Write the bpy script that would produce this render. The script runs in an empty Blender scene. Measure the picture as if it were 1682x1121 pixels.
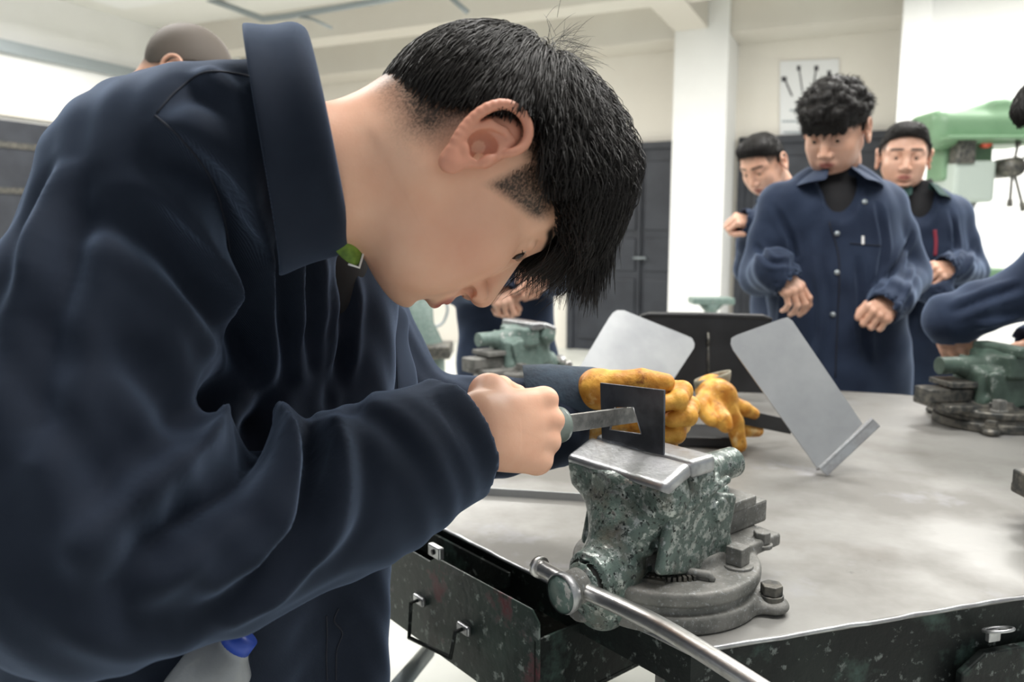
import bpy, bmesh, math, random
import numpy as np
from mathutils import Vector, Matrix
from mathutils.bvhtree import BVHTree
SC = bpy.context.scene
COL = SC.collection
rad = math.radians

# ------------------------------------------------------------ camera
CAMZ, PITCH, FPX = 1.23, rad(7.6), 1300.0
cam_d = bpy.data.cameras.new('camera')
cam = bpy.data.objects.new('camera', cam_d); COL.objects.link(cam)
cam.location = (0, 0, CAMZ); cam.rotation_euler = (rad(90) - PITCH, 0, 0)
cam_d.sensor_width = 36; cam_d.lens = FPX / 1682 * 36; cam_d.clip_start = 0.02
cam_d.dof.use_dof = True; cam_d.dof.focus_distance = 0.74; cam_d.dof.aperture_fstop = 6.3
SC.camera = cam
# ------------------------------------------------------------ world and light
w = bpy.data.worlds.new('world'); SC.world = w; w.use_nodes = True
w.node_tree.nodes['Background'].inputs[0].default_value = (0.90, 0.95, 1.0, 1)
w.node_tree.nodes['Background'].inputs[1].default_value = 0.46
SC.view_settings.view_transform = 'Standard'; SC.view_settings.look = 'None'
SC.view_settings.exposure = 0.12; SC.view_settings.gamma = 1; SC.view_settings.use_curve_mapping = False
LK = 1.45
def area(name, loc, size, power, color=(1, 0.98, 0.95), rot=(0, 0, 0)):
    l = bpy.data.lights.new(name, 'AREA'); l.shape = 'RECTANGLE'; l.size, l.size_y = size
    l.energy = power * LK; l.color = color
    o = bpy.data.objects.new(name, l); COL.objects.link(o); o.location = loc; o.rotation_euler = rot
    return o
area('ceiling_lamp_light', (0.6, 0.9, 3.12), (1.8, 0.6), 44, rot=(0, 0, rad(-24)))
area('ceiling_lamp_light', (1.9, 2.7, 3.12), (1.6, 0.5), 45, rot=(0, 0, rad(-24)))
area('ceiling_lamp_light', (-1.6, 2.6, 3.12), (1.6, 0.5), 42, rot=(0, 0, rad(-24)))
area('ceiling_lamp_light', (-0.5, 5.3, 3.12), (1.8, 0.6), 62, rot=(0, 0, rad(-24)))
area('ceiling_lamp_light', (3.4, 4.6, 3.12), (1.8, 0.6), 85, rot=(0, 0, rad(-24)))
area('ceiling_lamp_light', (-2.6, 6.4, 3.12), (1.8, 0.6), 85, rot=(0, 0, rad(-24)))

# ------------------------------------------------------------ pixel / world helpers
CP, SP = math.cos(PITCH), math.sin(PITCH)
def ray(px, py):
    u, v = (px - 841) / FPX, (560.5 - py) / FPX
    return Vector((u, CP + v * SP, -SP + v * CP))
def at(px, py, Y):
    d = ray(px, py); return Vector((0, 0, CAMZ)) + d * (Y / d.y)
def atz(px, py, z):
    d = ray(px, py); return Vector((0, 0, CAMZ)) + d * ((z - CAMZ) / d.z)
def pix(p):
    d = Vector(p) - Vector((0, 0, CAMZ)); dep = d.y * CP - d.z * SP
    return (841 + FPX * d.x / dep, 560.5 - FPX * (d.y * SP + d.z * CP) / dep)
V = Vector

# ------------------------------------------------------------ materials
MATS = {}
def mat(name, color, rough=0.5, metal=0.0, color2=None, scale=8.0, contrast=(0.4, 0.6), bump=0.0, bscale=60.0,
        spots=None, spot_scale=30.0, spot_range=(0.62, 0.68), spot_metal=None, sheen=0.0, sss=0.0, rough2=None, detail=4,
        masks=(), coat=0.0, trans=0.0, weave=False, spec=0.5, stretch=None):
    if name in MATS: return MATS[name]
    m = bpy.data.materials.new(name); m.use_nodes = True; nt = m.node_tree; N = nt.nodes; L = nt.links
    b = N['Principled BSDF']
    def put(k, v):
        if k in b.inputs: b.inputs[k].default_value = v
    put('Base Color', (*color, 1)); put('Roughness', rough); put('Metallic', metal); put('Specular IOR Level', spec)
    if sheen: put('Sheen Weight', sheen); put('Sheen Roughness', 0.45); put('Sheen Tint', (0.52, 0.68, 1.0, 1))
    if sss:
        put('Subsurface Weight', sss); put('Subsurface Radius', (1.0, 0.35, 0.2)); put('Subsurface Scale', 0.008)
    if coat: put('Coat Weight', coat); put('Coat Roughness', 0.2)
    if trans: put('Transmission Weight', trans); put('IOR', 1.35)
    tc = N.new('ShaderNodeTexCoord'); src = tc.outputs['Object']
    if stretch:
        mp = N.new('ShaderNodeMapping'); mp.inputs['Scale'].default_value = stretch
        L.new(src, mp.inputs[0]); src = mp.outputs[0]
    cur = None
    def noise(sc, det=4, rgh=0.55):
        n = N.new('ShaderNodeTexNoise'); n.inputs['Scale'].default_value = sc; n.inputs['Detail'].default_value = det
        n.inputs['Roughness'].default_value = rgh
        L.new(src, n.inputs['Vector']); return n.outputs['Fac']
    def ramp(fac, a, c):
        r = N.new('ShaderNodeMapRange'); r.inputs[1].default_value = a; r.inputs[2].default_value = c
        L.new(fac, r.inputs[0]); return r.outputs[0]
    def mix(fac, a, c):
        x = N.new('ShaderNodeMix'); x.data_type = 'RGBA'
        L.new(fac, x.inputs[0])
        for s, i in ((a, 6), (c, 7)):
            if isinstance(s, tuple): x.inputs[i].default_value = (*s, 1)
            else: L.new(s, x.inputs[i])
        return x.outputs[2]
    cur = color
    if color2:
        f = ramp(noise(scale, detail), *contrast); cur = mix(f, cur, color2)
        if rough2 is not None:
            r = N.new('ShaderNodeMapRange'); r.inputs[3].default_value = rough; r.inputs[4].default_value = rough2
            L.new(f, r.inputs[0]); L.new(r.outputs[0], b.inputs['Roughness'])
    if spots:
        if isinstance(spots[0], float): spots = ((spots, spot_scale, spot_range, spot_metal),)
        for (c, s, rg, sm) in spots:
            f = ramp(noise(s, 5, 0.65), *rg); cur = mix(f, cur, c)
            if sm is not None:
                L.new(f, b.inputs['Metallic']) if sm else None
    for (attr, c) in masks:
        a = N.new('ShaderNodeAttribute'); a.attribute_name = attr
        cur = mix(a.outputs['Fac'], cur, c)
    if not isinstance(cur, tuple): L.new(cur, b.inputs['Base Color'])
    if bump or weave:
        bp = N.new('ShaderNodeBump'); bp.inputs['Strength'].default_value = bump or 0.2; bp.inputs['Distance'].default_value = 0.002
        if weave:
            wv = N.new('ShaderNodeTexWave'); wv.inputs['Scale'].default_value = bscale; wv.inputs['Distortion'].default_value = 1.5
            wv.bands_direction = 'DIAGONAL'; L.new(src, wv.inputs['Vector']); L.new(wv.outputs['Fac'], bp.inputs['Height'])
        else:
            L.new(noise(bscale, 5, 0.6), bp.inputs['Height'])
        L.new(bp.outputs[0], b.inputs['Normal'])
    MATS[name] = m; return m
def emis(name, color, strength):
    m = bpy.data.materials.new(name); m.use_nodes = True; b = m.node_tree.nodes['Principled BSDF']
    b.inputs['Base Color'].default_value = (*color, 1); b.inputs['Emission Color'].default_value = (*color, 1)
    b.inputs['Emission Strength'].default_value = strength; return m

M_wall = mat('white_wall_paint', (0.86, 0.86, 0.85), 0.7, color2=(0.80, 0.80, 0.78), scale=0.8)
M_cream = mat('cream_wall_paint', (0.80, 0.765, 0.70), 0.7, color2=(0.76, 0.72, 0.65), scale=0.8)
M_beam = mat('beam_paint', (0.70, 0.67, 0.61), 0.75, color2=(0.66, 0.62, 0.56), scale=1.0)
M_ceil = mat('ceiling_paint', (0.80, 0.79, 0.75), 0.8)
M_floor = mat('pale_floor', (0.74, 0.75, 0.70), 0.35, color2=(0.66, 0.67, 0.62), scale=2.0)
M_door = mat('black_door_paint', (0.020, 0.023, 0.031), 0.5, color2=(0.030, 0.034, 0.044), scale=4)
M_conduit = mat('grey_conduit', (0.32, 0.36, 0.38), 0.45, 0.4)
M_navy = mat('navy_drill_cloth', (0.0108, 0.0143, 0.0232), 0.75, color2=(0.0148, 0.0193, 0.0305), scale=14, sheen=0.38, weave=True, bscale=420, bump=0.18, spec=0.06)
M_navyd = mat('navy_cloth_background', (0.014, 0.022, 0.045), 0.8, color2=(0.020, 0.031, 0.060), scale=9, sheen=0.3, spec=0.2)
M_seam = mat('navy_seam', (0.008, 0.011, 0.022), 0.8)
M_black = mat('black_knit', (0.006, 0.006, 0.008), 0.85)
M_trouser = mat('dark_trousers', (0.010, 0.012, 0.018), 0.85)
M_shoe = mat('black_shoe', (0.01, 0.01, 0.01), 0.4)
M_skin = mat('skin', (0.76, 0.41, 0.275), 0.45, color2=(0.83, 0.50, 0.35), scale=26, contrast=(0.3, 0.7), sss=0.12, bump=0.06, bscale=420,
             masks=(('pink', (0.60, 0.24, 0.16)), ('lip', (0.42, 0.13, 0.10)), ('stub', (0.045, 0.027, 0.018)), ('brow', (0.012, 0.008, 0.006))), spec=0.4)
M_skinb = mat('skin_background', (0.64, 0.36, 0.25), 0.5, color2=(0.70, 0.42, 0.31), scale=20, sss=0.1,
              masks=(('lip', (0.40, 0.14, 0.11)), ('stub', (0.05, 0.035, 0.028)), ('brow', (0.015, 0.01, 0.008))))
M_hair = mat('black_hair', (0.0125, 0.0095, 0.008), 0.42, spec=0.42)
M_hairb = mat('black_hair_background', (0.010, 0.0085, 0.008), 0.5, spec=0.3)
M_greyhair = mat('cropped_grey_hair', (0.10, 0.082, 0.068), 0.7)
M_eye = mat('eye_white', (0.62, 0.58, 0.55), 0.15); M_iris = mat('dark_brown_iris', (0.02, 0.01, 0.006), 0.1)
M_steel = mat('worn_steel', (0.50, 0.51, 0.52), 0.33, 0.95, color2=(0.34, 0.34, 0.35), scale=30, rough2=0.5, bump=0.25, bscale=160)
M_chrome = mat('polished_bar_steel', (0.62, 0.61, 0.60), 0.34, 1.0, color2=(0.42, 0.40, 0.38), scale=45, contrast=(0.5, 0.75), rough2=0.4, bump=0.12, bscale=150)
M_plate = mat('dark_mill_plate', (0.14, 0.15, 0.17), 0.42, 0.75, color2=(0.075, 0.08, 0.09), scale=25, bump=0.1, bscale=200)
M_sheet = mat('grey_steel_sheet', (0.42, 0.43, 0.44), 0.38, 0.6, color2=(0.29, 0.30, 0.315), scale=9, contrast=(0.3, 0.7), rough2=0.5)
M_filem = mat('file_teeth_steel', (0.30, 0.295, 0.28), 0.42, 0.85, color2=(0.19, 0.19, 0.185), scale=90, bump=0.6, bscale=300)
M_green = mat('chipped_green_paint', (0.062, 0.088, 0.076), 0.36, 0.0, color2=(0.110, 0.155, 0.135), scale=26, contrast=(0.35, 0.65),
              spots=(((0.42, 0.45, 0.43), 100.0, (0.505, 0.60), True), ((0.10, 0.085, 0.065), 16.0, (0.54, 0.72), None), ((0.012, 0.018, 0.016), 210.0, (0.56, 0.62), None)), bump=0.6, bscale=180)
M_greenp = mat('pale_green_paint', (0.17, 0.235, 0.21), 0.45, color2=(0.12, 0.18, 0.16), scale=60, spots=(0.42, 0.42, 0.40), spot_scale=60., spot_range=(0.60, 0.66), bump=0.4, bscale=200)
M_greend = mat('dark_green_iron', (0.035, 0.058, 0.045), 0.45, color2=(0.065, 0.10, 0.08), scale=20, spots=(0.25, 0.28, 0.26), spot_scale=40., spot_range=(0.60, 0.70), bump=0.3)
M_iron = mat('dusty_grey_iron', (0.215, 0.21, 0.195), 0.6, 0.3, color2=(0.13, 0.13, 0.12), scale=35, spots=(0.30, 0.31, 0.31), spot_scale=260., spot_range=(0.56, 0.66), bump=0.4, bscale=220)
M_irond = mat('dark_bolt_iron', (0.06, 0.062, 0.06), 0.45, 0.6, color2=(0.16, 0.15, 0.13), scale=60, bump=0.4, bscale=200)
M_table = mat('steel_bench_top', (0.27, 0.265, 0.252), 0.38, 0.3, color2=(0.155, 0.148, 0.135), scale=4.0, contrast=(0.42, 0.62), rough2=0.52, detail=7,
              spots=(((0.115, 0.10, 0.083), 2.6, (0.60, 0.78), None), ((0.07, 0.065, 0.06), 30.0, (0.68, 0.76), None), ((0.27, 0.27, 0.29), 6.0, (0.58, 0.75), None)), bump=0.12, bscale=90)
M_apron = mat('scuffed_black_paint', (0.009, 0.011, 0.011), 0.5, color2=(0.016, 0.021, 0.019), scale=12, spec=0.22,
              spots=(((0.17, 0.19, 0.18), 65.0, (0.60, 0.68), None), ((0.06, 0.10, 0.085), 14.0, (0.56, 0.72), None)), bump=0.4, bscale=100)
M_drawer = mat('scuffed_dark_green_paint', (0.014, 0.024, 0.021), 0.42, spec=0.3, color2=(0.030, 0.052, 0.043), scale=13, contrast=(0.4, 0.62),
               spots=(((0.22, 0.26, 0.24), 70.0, (0.58, 0.66), None), ((0.13, 0.14, 0.14), 18.0, (0.58, 0.74), None), ((0.12, 0.025, 0.035), 9.0, (0.61, 0.68), None), ((0.010, 0.014, 0.013), 30.0, (0.60, 0.66), None)), bump=0.4, bscale=90)
M_leather = mat('yellow_glove_leather', (0.50, 0.19, 0.020), 0.5, color2=(0.76, 0.40, 0.070), scale=42, contrast=(0.38, 0.62),
                spots=(((0.27, 0.085, 0.018), 55., (0.56, 0.70), None), ((0.80, 0.60, 0.30), 24., (0.60, 0.74), None)), bump=0.6, bscale=130, spec=0.35)
M_gcuff = mat('grey_glove_lining', (0.20, 0.19, 0.14), 0.9, color2=(0.30, 0.28, 0.22), scale=60)
M_cuffk = mat('blue_knit_cuff', (0.020, 0.032, 0.050), 0.85, bump=0.5, bscale=200, color2=(0.03, 0.05, 0.075), scale=40)
M_handle = mat('green_file_handle', (0.07, 0.095, 0.085), 0.35, color2=(0.18, 0.22, 0.20), scale=30)
M_rag = mat('green_collar_cloth', (0.20, 0.33, 0.045), 0.7, color2=(0.08, 0.15, 0.02), scale=60)
M_white = mat('white_plastic', (0.80, 0.80, 0.78), 0.4)
M_blacks = mat('black_sheet_metal', (0.009, 0.009, 0.010), 0.4, color2=(0.018, 0.018, 0.02), scale=10)
M_wood = mat('pale_wood_edge', (0.40, 0.26, 0.14), 0.6, color2=(0.30, 0.19, 0.10), scale=20)
M_mgreen = mat('machine_green', (0.13, 0.24, 0.135), 0.4, color2=(0.155, 0.27, 0.16), scale=5)
M_mgrey = mat('machine_grey_green', (0.42, 0.48, 0.44), 0.4); M_red = mat('red_switch', (0.70, 0.10, 0.05), 0.4)
M_bottle = mat('clear_bottle_plastic', (0.80, 0.83, 0.85), 0.15, trans=0.6, bump=0.8, bscale=25); M_blue = mat('blue_cap', (0.03, 0.08, 0.45), 0.4)
M_paper = mat('poster_paper', (0.78, 0.79, 0.80), 0.7); M_ink = mat('poster_ink', (0.05, 0.05, 0.06), 0.7)
M_redcord = mat('red_lanyard', (0.25, 0.02, 0.04), 0.6); M_tealc = mat('dark_teal_collar', (0.006, 0.035, 0.030), 0.85)
M_lamp = emis('lamp_diffuser', (1, 0.98, 0.94), 6.0)

# ------------------------------------------------------------ object helpers
def props(o, label=None, cat=None, group=None, kind=None):
    if label: o['label'] = label
    if cat: o['category'] = cat
    if group: o['group'] = group
    if kind: o['kind'] = kind
    return o
def empty(name, loc, label, cat, group=None, rz=0, kind=None):
    e = bpy.data.objects.new(name, None); COL.objects.link(e); e.location = loc; e.rotation_euler = (0, 0, rz); e.empty_display_size = 0.05
    return props(e, label, cat, group, kind)
def base_of(parent):
    p = V((0, 0, 0)); q = parent
    while q is not None: p = p + q.location; q = q.parent
    return p
def obj(name, verts, faces, m, parent=None, smooth=True, world=True, attrs=None, bevel=0.0, solid=0.0, subsurf=0, segs=2, angle=None):
    """verts in world coordinates (world=True) or in the parent's frame"""
    vs = np.asarray(verts, dtype=np.float64).reshape(-1, 3)
    off = base_of(parent) if (parent is not None and world) else V((0, 0, 0))
    me = bpy.data.meshes.new(name)
    if isinstance(faces, np.ndarray):
        n = len(faces); me.vertices.add(len(vs)); me.vertices.foreach_set('co', (vs - np.array(off)).ravel())
        me.loops.add(n * 4); me.polygons.add(n)
        me.polygons.foreach_set('loop_start', np.arange(0, n * 4, 4, dtype=np.int32))
        me.polygons.foreach_set('loop_total', np.full(n, 4, dtype=np.int32))
        me.loops.foreach_set('vertex_index', faces.astype(np.int32).ravel())
        me.update(calc_edges=True)
    else:
        me.from_pydata((vs - np.array(off)).tolist(), [], faces); me.update()
    if smooth: me.polygons.foreach_set('use_smooth', np.ones(len(me.polygons), dtype=bool))
    if attrs:
        for k, a in attrs.items():
            at_ = me.attributes.new(k, 'FLOAT', 'POINT'); at_.data.foreach_set('value', np.clip(a, 0, 1).astype(np.float32))
    me.materials.append(m)
    o = bpy.data.objects.new(name, me); COL.objects.link(o)
    if parent is not None: o.parent = parent
    if solid: s = o.modifiers.new('s', 'SOLIDIFY'); s.thickness = solid; s.offset = 0
    if bevel:
        b = o.modifiers.new('b', 'BEVEL'); b.width = bevel; b.segments = segs; b.limit_method = 'ANGLE'; b.angle_limit = rad(35)
    if subsurf: s = o.modifiers.new('ss', 'SUBSURF'); s.levels = subsurf; s.render_levels = subsurf
    if angle:
        try: me.set_sharp_from_angle(angle=rad(angle))
        except Exception: pass
    return o
class MB:
    """collects simple solids into one mesh"""
    def __init__(s): s.v, s.f = [], []
    def add(s, vs, fs):
        o = len(s.v); s.v += [tuple(x) for x in vs]; s.f += [tuple(i + o for i in f) for f in fs]; return s
    def box(s, c, h, R=None):
        pts = []
        for dx, dy, dz in ((-1,-1,-1),(1,-1,-1),(1,1,-1),(-1,1,-1),(-1,-1,1),(1,-1,1),(1,1,1),(-1,1,1)):
            p = V((dx*h[0], dy*h[1], dz*h[2]))
            if R is not None: p = R @ p
            pts.append(V(c) + p)
        return s.add(pts, [(0,3,2,1),(4,5,6,7),(0,1,5,4),(1,2,6,5),(2,3,7,6),(3,0,4,7)])
    def prism(s, poly, ax_u, ax_v, n, o, d0, d1):
        """poly in (u,v) about o, extruded along n from d0 to d1"""
        k = len(poly); ps = []
        for d in (d0, d1):
            for (a, b) in poly: ps.append(V(o) + V(ax_u)*a + V(ax_v)*b + V(n)*d)
        return s.add(ps, [tuple(range(k-1, -1, -1)), tuple(range(k, 2*k))] + [(i, (i+1) % k, (i+1) % k + k, i + k) for i in range(k)])
    def tube(s, pts, r, n=16, caps=True, squash=None):
        pts = [V(p) for p in pts]; rs = r if isinstance(r, (list, tuple)) else [r]*len(pts)
        prev = None; st = len(s.v); vs = []
        for i, p in enumerate(pts):
            t = (pts[min(i+1, len(pts)-1)] - pts[max(i-1, 0)]).normalized()
            if prev is None:
                a = V((0, 0, 1)) if abs(t.z) < 0.9 else V((1, 0, 0)); u = t.cross(a).normalized()
            else: u = (prev - t * prev.dot(t)).normalized()
            prev = u; v = t.cross(u)
            for k in range(n):
                an = 2*math.pi*k/n; vs.append(p + (u*math.cos(an) + v*math.sin(an)) * rs[i])
        fs = [(i*n+k, i*n+(k+1) % n, (i+1)*n+(k+1) % n, (i+1)*n+k) for i in range(len(pts)-1) for k in range(n)]
        if caps: fs += [tuple(range(n-1, -1, -1)), tuple((len(pts)-1)*n+k for k in range(n))]
        return s.add(vs, fs)
    def cyl(s, a, b, r, n=24, r2=None): return s.tube([a, b], [r, r if r2 is None else r2], n)
    def build(s, name, m, parent=None, **k): return obj(name, s.v, s.f, m, parent, **k)
def rotm(x, y, z): return Matrix((x, y, z)).transposed()

# ------------------------------------------------------------ distance-field modelling
class SDF:
    def __init__(s, lo, hi, h):
        s.lo = np.array(lo, float); s.h = h; s.n = np.ceil((np.array(hi, float) - s.lo) / h).astype(int) + 1
        s.v = np.full(s.n, 0.2, np.float32)
    def _win(s, lo, hi, pad):
        a = np.clip(np.floor((np.array(lo) - pad - s.lo) / s.h).astype(int), 0, s.n)
        b = np.clip(np.ceil((np.array(hi) + pad - s.lo) / s.h).astype(int) + 1, 0, s.n)
        if np.any(b <= a): return None
        g = [(s.lo[i] + np.arange(a[i], b[i]) * s.h).astype(np.float32) for i in range(3)]
        return tuple(slice(a[i], b[i]) for i in range(3)), g[0][:, None, None], g[1][None, :, None], g[2][None, None, :]
    def apply(s, f, lo, hi, k=0.0, mode='u'):
        w_ = s._win(lo, hi, max(k, 0) + 3 * s.h)
        if w_ is None: return s
        sl, X, Y, Z = w_; d = f(X, Y, Z).astype(np.float32); a = s.v[sl]
        if mode == 'i':
            s.v[sl] = np.maximum(a, d); return s
        if mode == 's': a = -a
        if k > 0:
            h = np.clip(0.5 + 0.5 * (d - a) / k, 0, 1); r = d + (a - d) * h - k * h * (1 - h)
        else: r = np.minimum(a, d)
        s.v[sl] = -r if mode == 's' else r
        return s
    def cap(s, a, b, ra, rb=None, k=0.0, mode='u', flat=None):
        rb = ra if rb is None else rb; a = np.array(a, float); b = np.array(b, float); R = max(ra, rb) * 1.05
        ba = b - a; L2 = float(ba @ ba) + 1e-12
        if flat is not None: n = np.array(flat[0], float); n /= np.linalg.norm(n); fs = flat[1]; R = R / min(fs, 1)
        def f(X, Y, Z):
            px, py, pz = X - a[0], Y - a[1], Z - a[2]
            t = np.clip((px*ba[0] + py*ba[1] + pz*ba[2]) / L2, 0, 1)
            qx, qy, qz = px - t*ba[0], py - t*ba[1], pz - t*ba[2]
            if flat is not None:
                dn = qx*n[0] + qy*n[1] + qz*n[2]; q2 = qx*qx + qy*qy + qz*qz + dn*dn*(fs*fs - 1)
            else: q2 = qx*qx + qy*qy + qz*qz
            return np.sqrt(np.maximum(q2, 0)) - (ra + (rb - ra) * t)
        return s.apply(f, np.minimum(a, b) - R, np.maximum(a, b) + R, k, mode)
    def chain(s, pts, rs, k=0.0, mode='u', flat=None):
        for i in range(len(pts) - 1): s.cap(pts[i], pts[i+1], rs[i], rs[i+1], k if i == 0 else max(k*0.5, 0.001), mode, flat)
        return s
    def ell(s, c, r, R=None, k=0.0, mode='u'):
        c = np.array(c, float); r = np.array(r, float); M = np.eye(3) if R is None else np.array(R.transposed() if hasattr(R, 'transposed') else R)
        m = r.max()
        def f(X, Y, Z):
            px, py, pz = X - c[0], Y - c[1], Z - c[2]
            q = [(M[i, 0]*px + M[i, 1]*py + M[i, 2]*pz) for i in range(3)]
            k0 = np.sqrt(sum((q[i]/r[i])**2 for i in range(3))); k1 = np.sqrt(sum((q[i]/r[i]**2)**2 for i in range(3))) + 1e-9
            return k0 * (k0 - 1) / k1
        return s.apply(f, c - m, c + m, k, mode)
    def box(s, c, hf, R=None, rd=0.0, k=0.0, mode='u'):
        c = np.array(c, float); M = np.eye(3) if R is None else np.array(R.transposed()); hf = np.array(hf, float)
        m = float(np.linalg.norm(hf)) if R is not None else None; e = np.full(3, m) if m else hf
        def f(X, Y, Z):
            px, py, pz = X - c[0], Y - c[1], Z - c[2]
            q = [np.abs(M[i, 0]*px + M[i, 1]*py + M[i, 2]*pz) - (hf[i] - rd) for i in range(3)]
            o = np.sqrt(sum(np.maximum(t, 0)**2 for t in q)); return o + np.minimum(np.maximum(np.maximum(q[0], q[1]), q[2]), 0) - rd
        return s.apply(f, c - e, c + e, k, mode)
    def cyl(s, a, b, r, rd=0.0, k=0.0, mode='u'):
        a = np.array(a, float); b = np.array(b, float); L = np.linalg.norm(b - a); n = (b - a) / L; c = (a + b) / 2
        def f(X, Y, Z):
            px, py, pz = X - c[0], Y - c[1], Z - c[2]; t = px*n[0] + py*n[1] + pz*n[2]
            rr = np.sqrt(np.maximum(px*px + py*py + pz*pz - t*t, 0)); dx = rr - (r - rd); dy = np.abs(t) - (L/2 - rd)
            return np.sqrt(np.maximum(dx, 0)**2 + np.maximum(dy, 0)**2) + np.minimum(np.maximum(dx, dy), 0) - rd
        R = r
        return s.apply(f, np.minimum(a, b) - R, np.maximum(a, b) + R, k, mode)
    def cutplane(s, p, n):
        """remove what lies on the n side of p"""
        p = np.array(p, float); n = np.array(n, float); n = n / np.linalg.norm(n)
        hi = s.lo + (s.n - 1) * s.h
        return s.apply(lambda X, Y, Z: (X - p[0])*n[0] + (Y - p[1])*n[1] + (Z - p[2])*n[2], s.lo, hi, 0, 'i')
    def mesh(s):
        v = s.v; v = np.pad(v, 1, constant_values=0.2); lo = s.lo - s.h; S = v < 0
        c = np.zeros(np.array(v.shape) - 1, np.int8)
        sl = lambda d, n: slice(d, n - 1 + d)
        n0, n1, n2 = v.shape
        for dx in (0, 1):
            for dy in (0, 1):
                for dz in (0, 1): c += S[sl(dx, n0), sl(dy, n1), sl(dz, n2)]
        m = (c > 0) & (c < 8); cells = np.argwhere(m); idx = np.full(m.shape, -1, np.int64); idx[m] = np.arange(len(cells))
        cor = [(dx, dy, dz) for dx in (0, 1) for dy in (0, 1) for dz in (0, 1)]
        cv = np.stack([v[cells[:, 0]+d[0], cells[:, 1]+d[1], cells[:, 2]+d[2]] for d in cor], 1)
        acc = np.zeros((len(cells), 3)); cnt = np.zeros(len(cells))
        for i in range(8):
            for j in range(i+1, 8):
                if sum(abs(cor[i][q] - cor[j][q]) for q in range(3)) != 1: continue
                a, b = cv[:, i], cv[:, j]; x = (a < 0) != (b < 0); t = np.where(x, a / np.where(x, a - b, 1), 0)
                p = np.array(cor[i])[None] + (np.array(cor[j]) - np.array(cor[i]))[None] * t[:, None]
                acc += p * x[:, None]; cnt += x
        P = lo + (cells + acc / cnt[:, None]) * s.h
        F = []
        for ax in range(3):
            b, c2 = (ax+1) % 3, (ax+2) % 3
            A = S; B = np.roll(S, -1, ax); df = A != B
            sll = [slice(None)]*3; sll[ax] = slice(0, v.shape[ax]-1); sll[b] = slice(1, v.shape[b]-1); sll[c2] = slice(1, v.shape[c2]-1)
            sub = np.argwhere(df[tuple(sll)])
            if len(sub) == 0: continue
            off = np.zeros(3, int); off[b] = 1; off[c2] = 1; e = sub + off
            q = []
            for (db, dc) in ((-1, -1), (0, -1), (0, 0), (-1, 0)):
                t = e.copy(); t[:, b] += db; t[:, c2] += dc; q.append(idx[t[:, 0], t[:, 1], t[:, 2]])
            q = np.stack(q, 1); ins = S[e[:, 0], e[:, 1], e[:, 2]]
            q[~ins] = q[~ins][:, ::-1]; F.append(q)
        return P, np.concatenate(F)
def normals(P, F):
    n = np.zeros_like(P); a = P[F[:, 2]] - P[F[:, 0]]; b = P[F[:, 3]] - P[F[:, 1]]; c = np.cross(a, b)
    for k in range(3): n[:, k] = np.bincount(F.ravel(), weights=np.repeat(c[:, k], 4), minlength=len(P))
    return n / (np.linalg.norm(n, axis=1, keepdims=True) + 1e-12)
def smoothm(P, F, it=2, lam=0.5):
    E = np.concatenate([F[:, [0, 1]], F[:, [1, 2]], F[:, [2, 3]], F[:, [3, 0]]])
    for _ in range(it):
        i0 = np.concatenate([E[:, 0], E[:, 1]]); i1 = np.concatenate([E[:, 1], E[:, 0]]); c = np.bincount(i0, minlength=len(P)).astype(float)
        a = np.stack([np.bincount(i0, weights=P[i1, k], minlength=len(P)) for k in range(3)], 1)
        P = P + lam * (a / c[:, None] - P)
    return P
def polydist(P, pts, rmax):
    """distance of points to a polyline and the arclength fraction; far points get inf"""
    pts = np.array([list(p) for p in pts]); seg = np.linalg.norm(np.diff(pts, axis=0), axis=1); tot = seg.sum() + 1e-9
    lo, hi = pts.min(0) - rmax, pts.max(0) + rmax
    sel = np.where(np.all((P > lo) & (P < hi), axis=1))[0]; Q = P[sel]
    best = np.full(len(Q), 1e9); fr = np.zeros(len(Q)); acc = 0
    for i in range(len(seg)):
        a, b = pts[i], pts[i+1]; ba = b - a; t = np.clip(((Q - a) @ ba) / (ba @ ba + 1e-12), 0, 1)
        d = np.linalg.norm(Q - a - t[:, None]*ba, axis=1); m = d < best; best[m] = d[m]; fr[m] = (acc + t[m]*seg[i]) / tot; acc += seg[i]
    return sel, best, fr
def smooth_line(pts, n=24):
    """Catmull-Rom through points"""
    P = [np.array(list(p), float) for p in pts]; P = [2*P[0]-P[1]] + P + [2*P[-1]-P[-2]]; out = []
    m = len(P) - 3
    for i in range(m):
        for t in np.linspace(0, 1, max(2, n // m), endpoint=(i == m-1)):
            a, b, c, d = P[i:i+4]
            out.append(0.5*((2*b) + (-a+c)*t + (2*a-5*b+4*c-d)*t*t + (-a+3*b-3*c+d)*t**3))
    return out
def folds(P, F, lines, from_cam=True, it=1):
    """cloth folds: each line (pixels, width, depth) is laid on the surface that faces the camera, then pressed in or pulled out"""
    bvh = BVHTree.FromPolygons([V(p) for p in P], [tuple(f) for f in F])
    N = normals(P, F); D = np.zeros(len(P)); C = V((0, 0, CAMZ))
    for (pl, wd, dp) in lines:
        pts = []
        for q in smooth_line([(x, y, 0) for x, y in pl], 20):
            hit = bvh.ray_cast(C, ray(q[0], q[1]).normalized())
            if hit[0] is not None: pts.append(hit[0])
        if len(pts) < 2: continue
        sel, d, fr = polydist(P, pts, wd*3.2)
        fade = np.clip(np.minimum(fr, 1-fr)*4.5, 0, 1)**0.7
        wq = wd*0.8; pr = np.exp(-(d/wq)**2) - 0.5*np.exp(-((d-wq*1.8)/(wq*0.8))**2)
        D[sel] += 1.35*dp*pr*fade
    return P + N*D[:, None]

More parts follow.
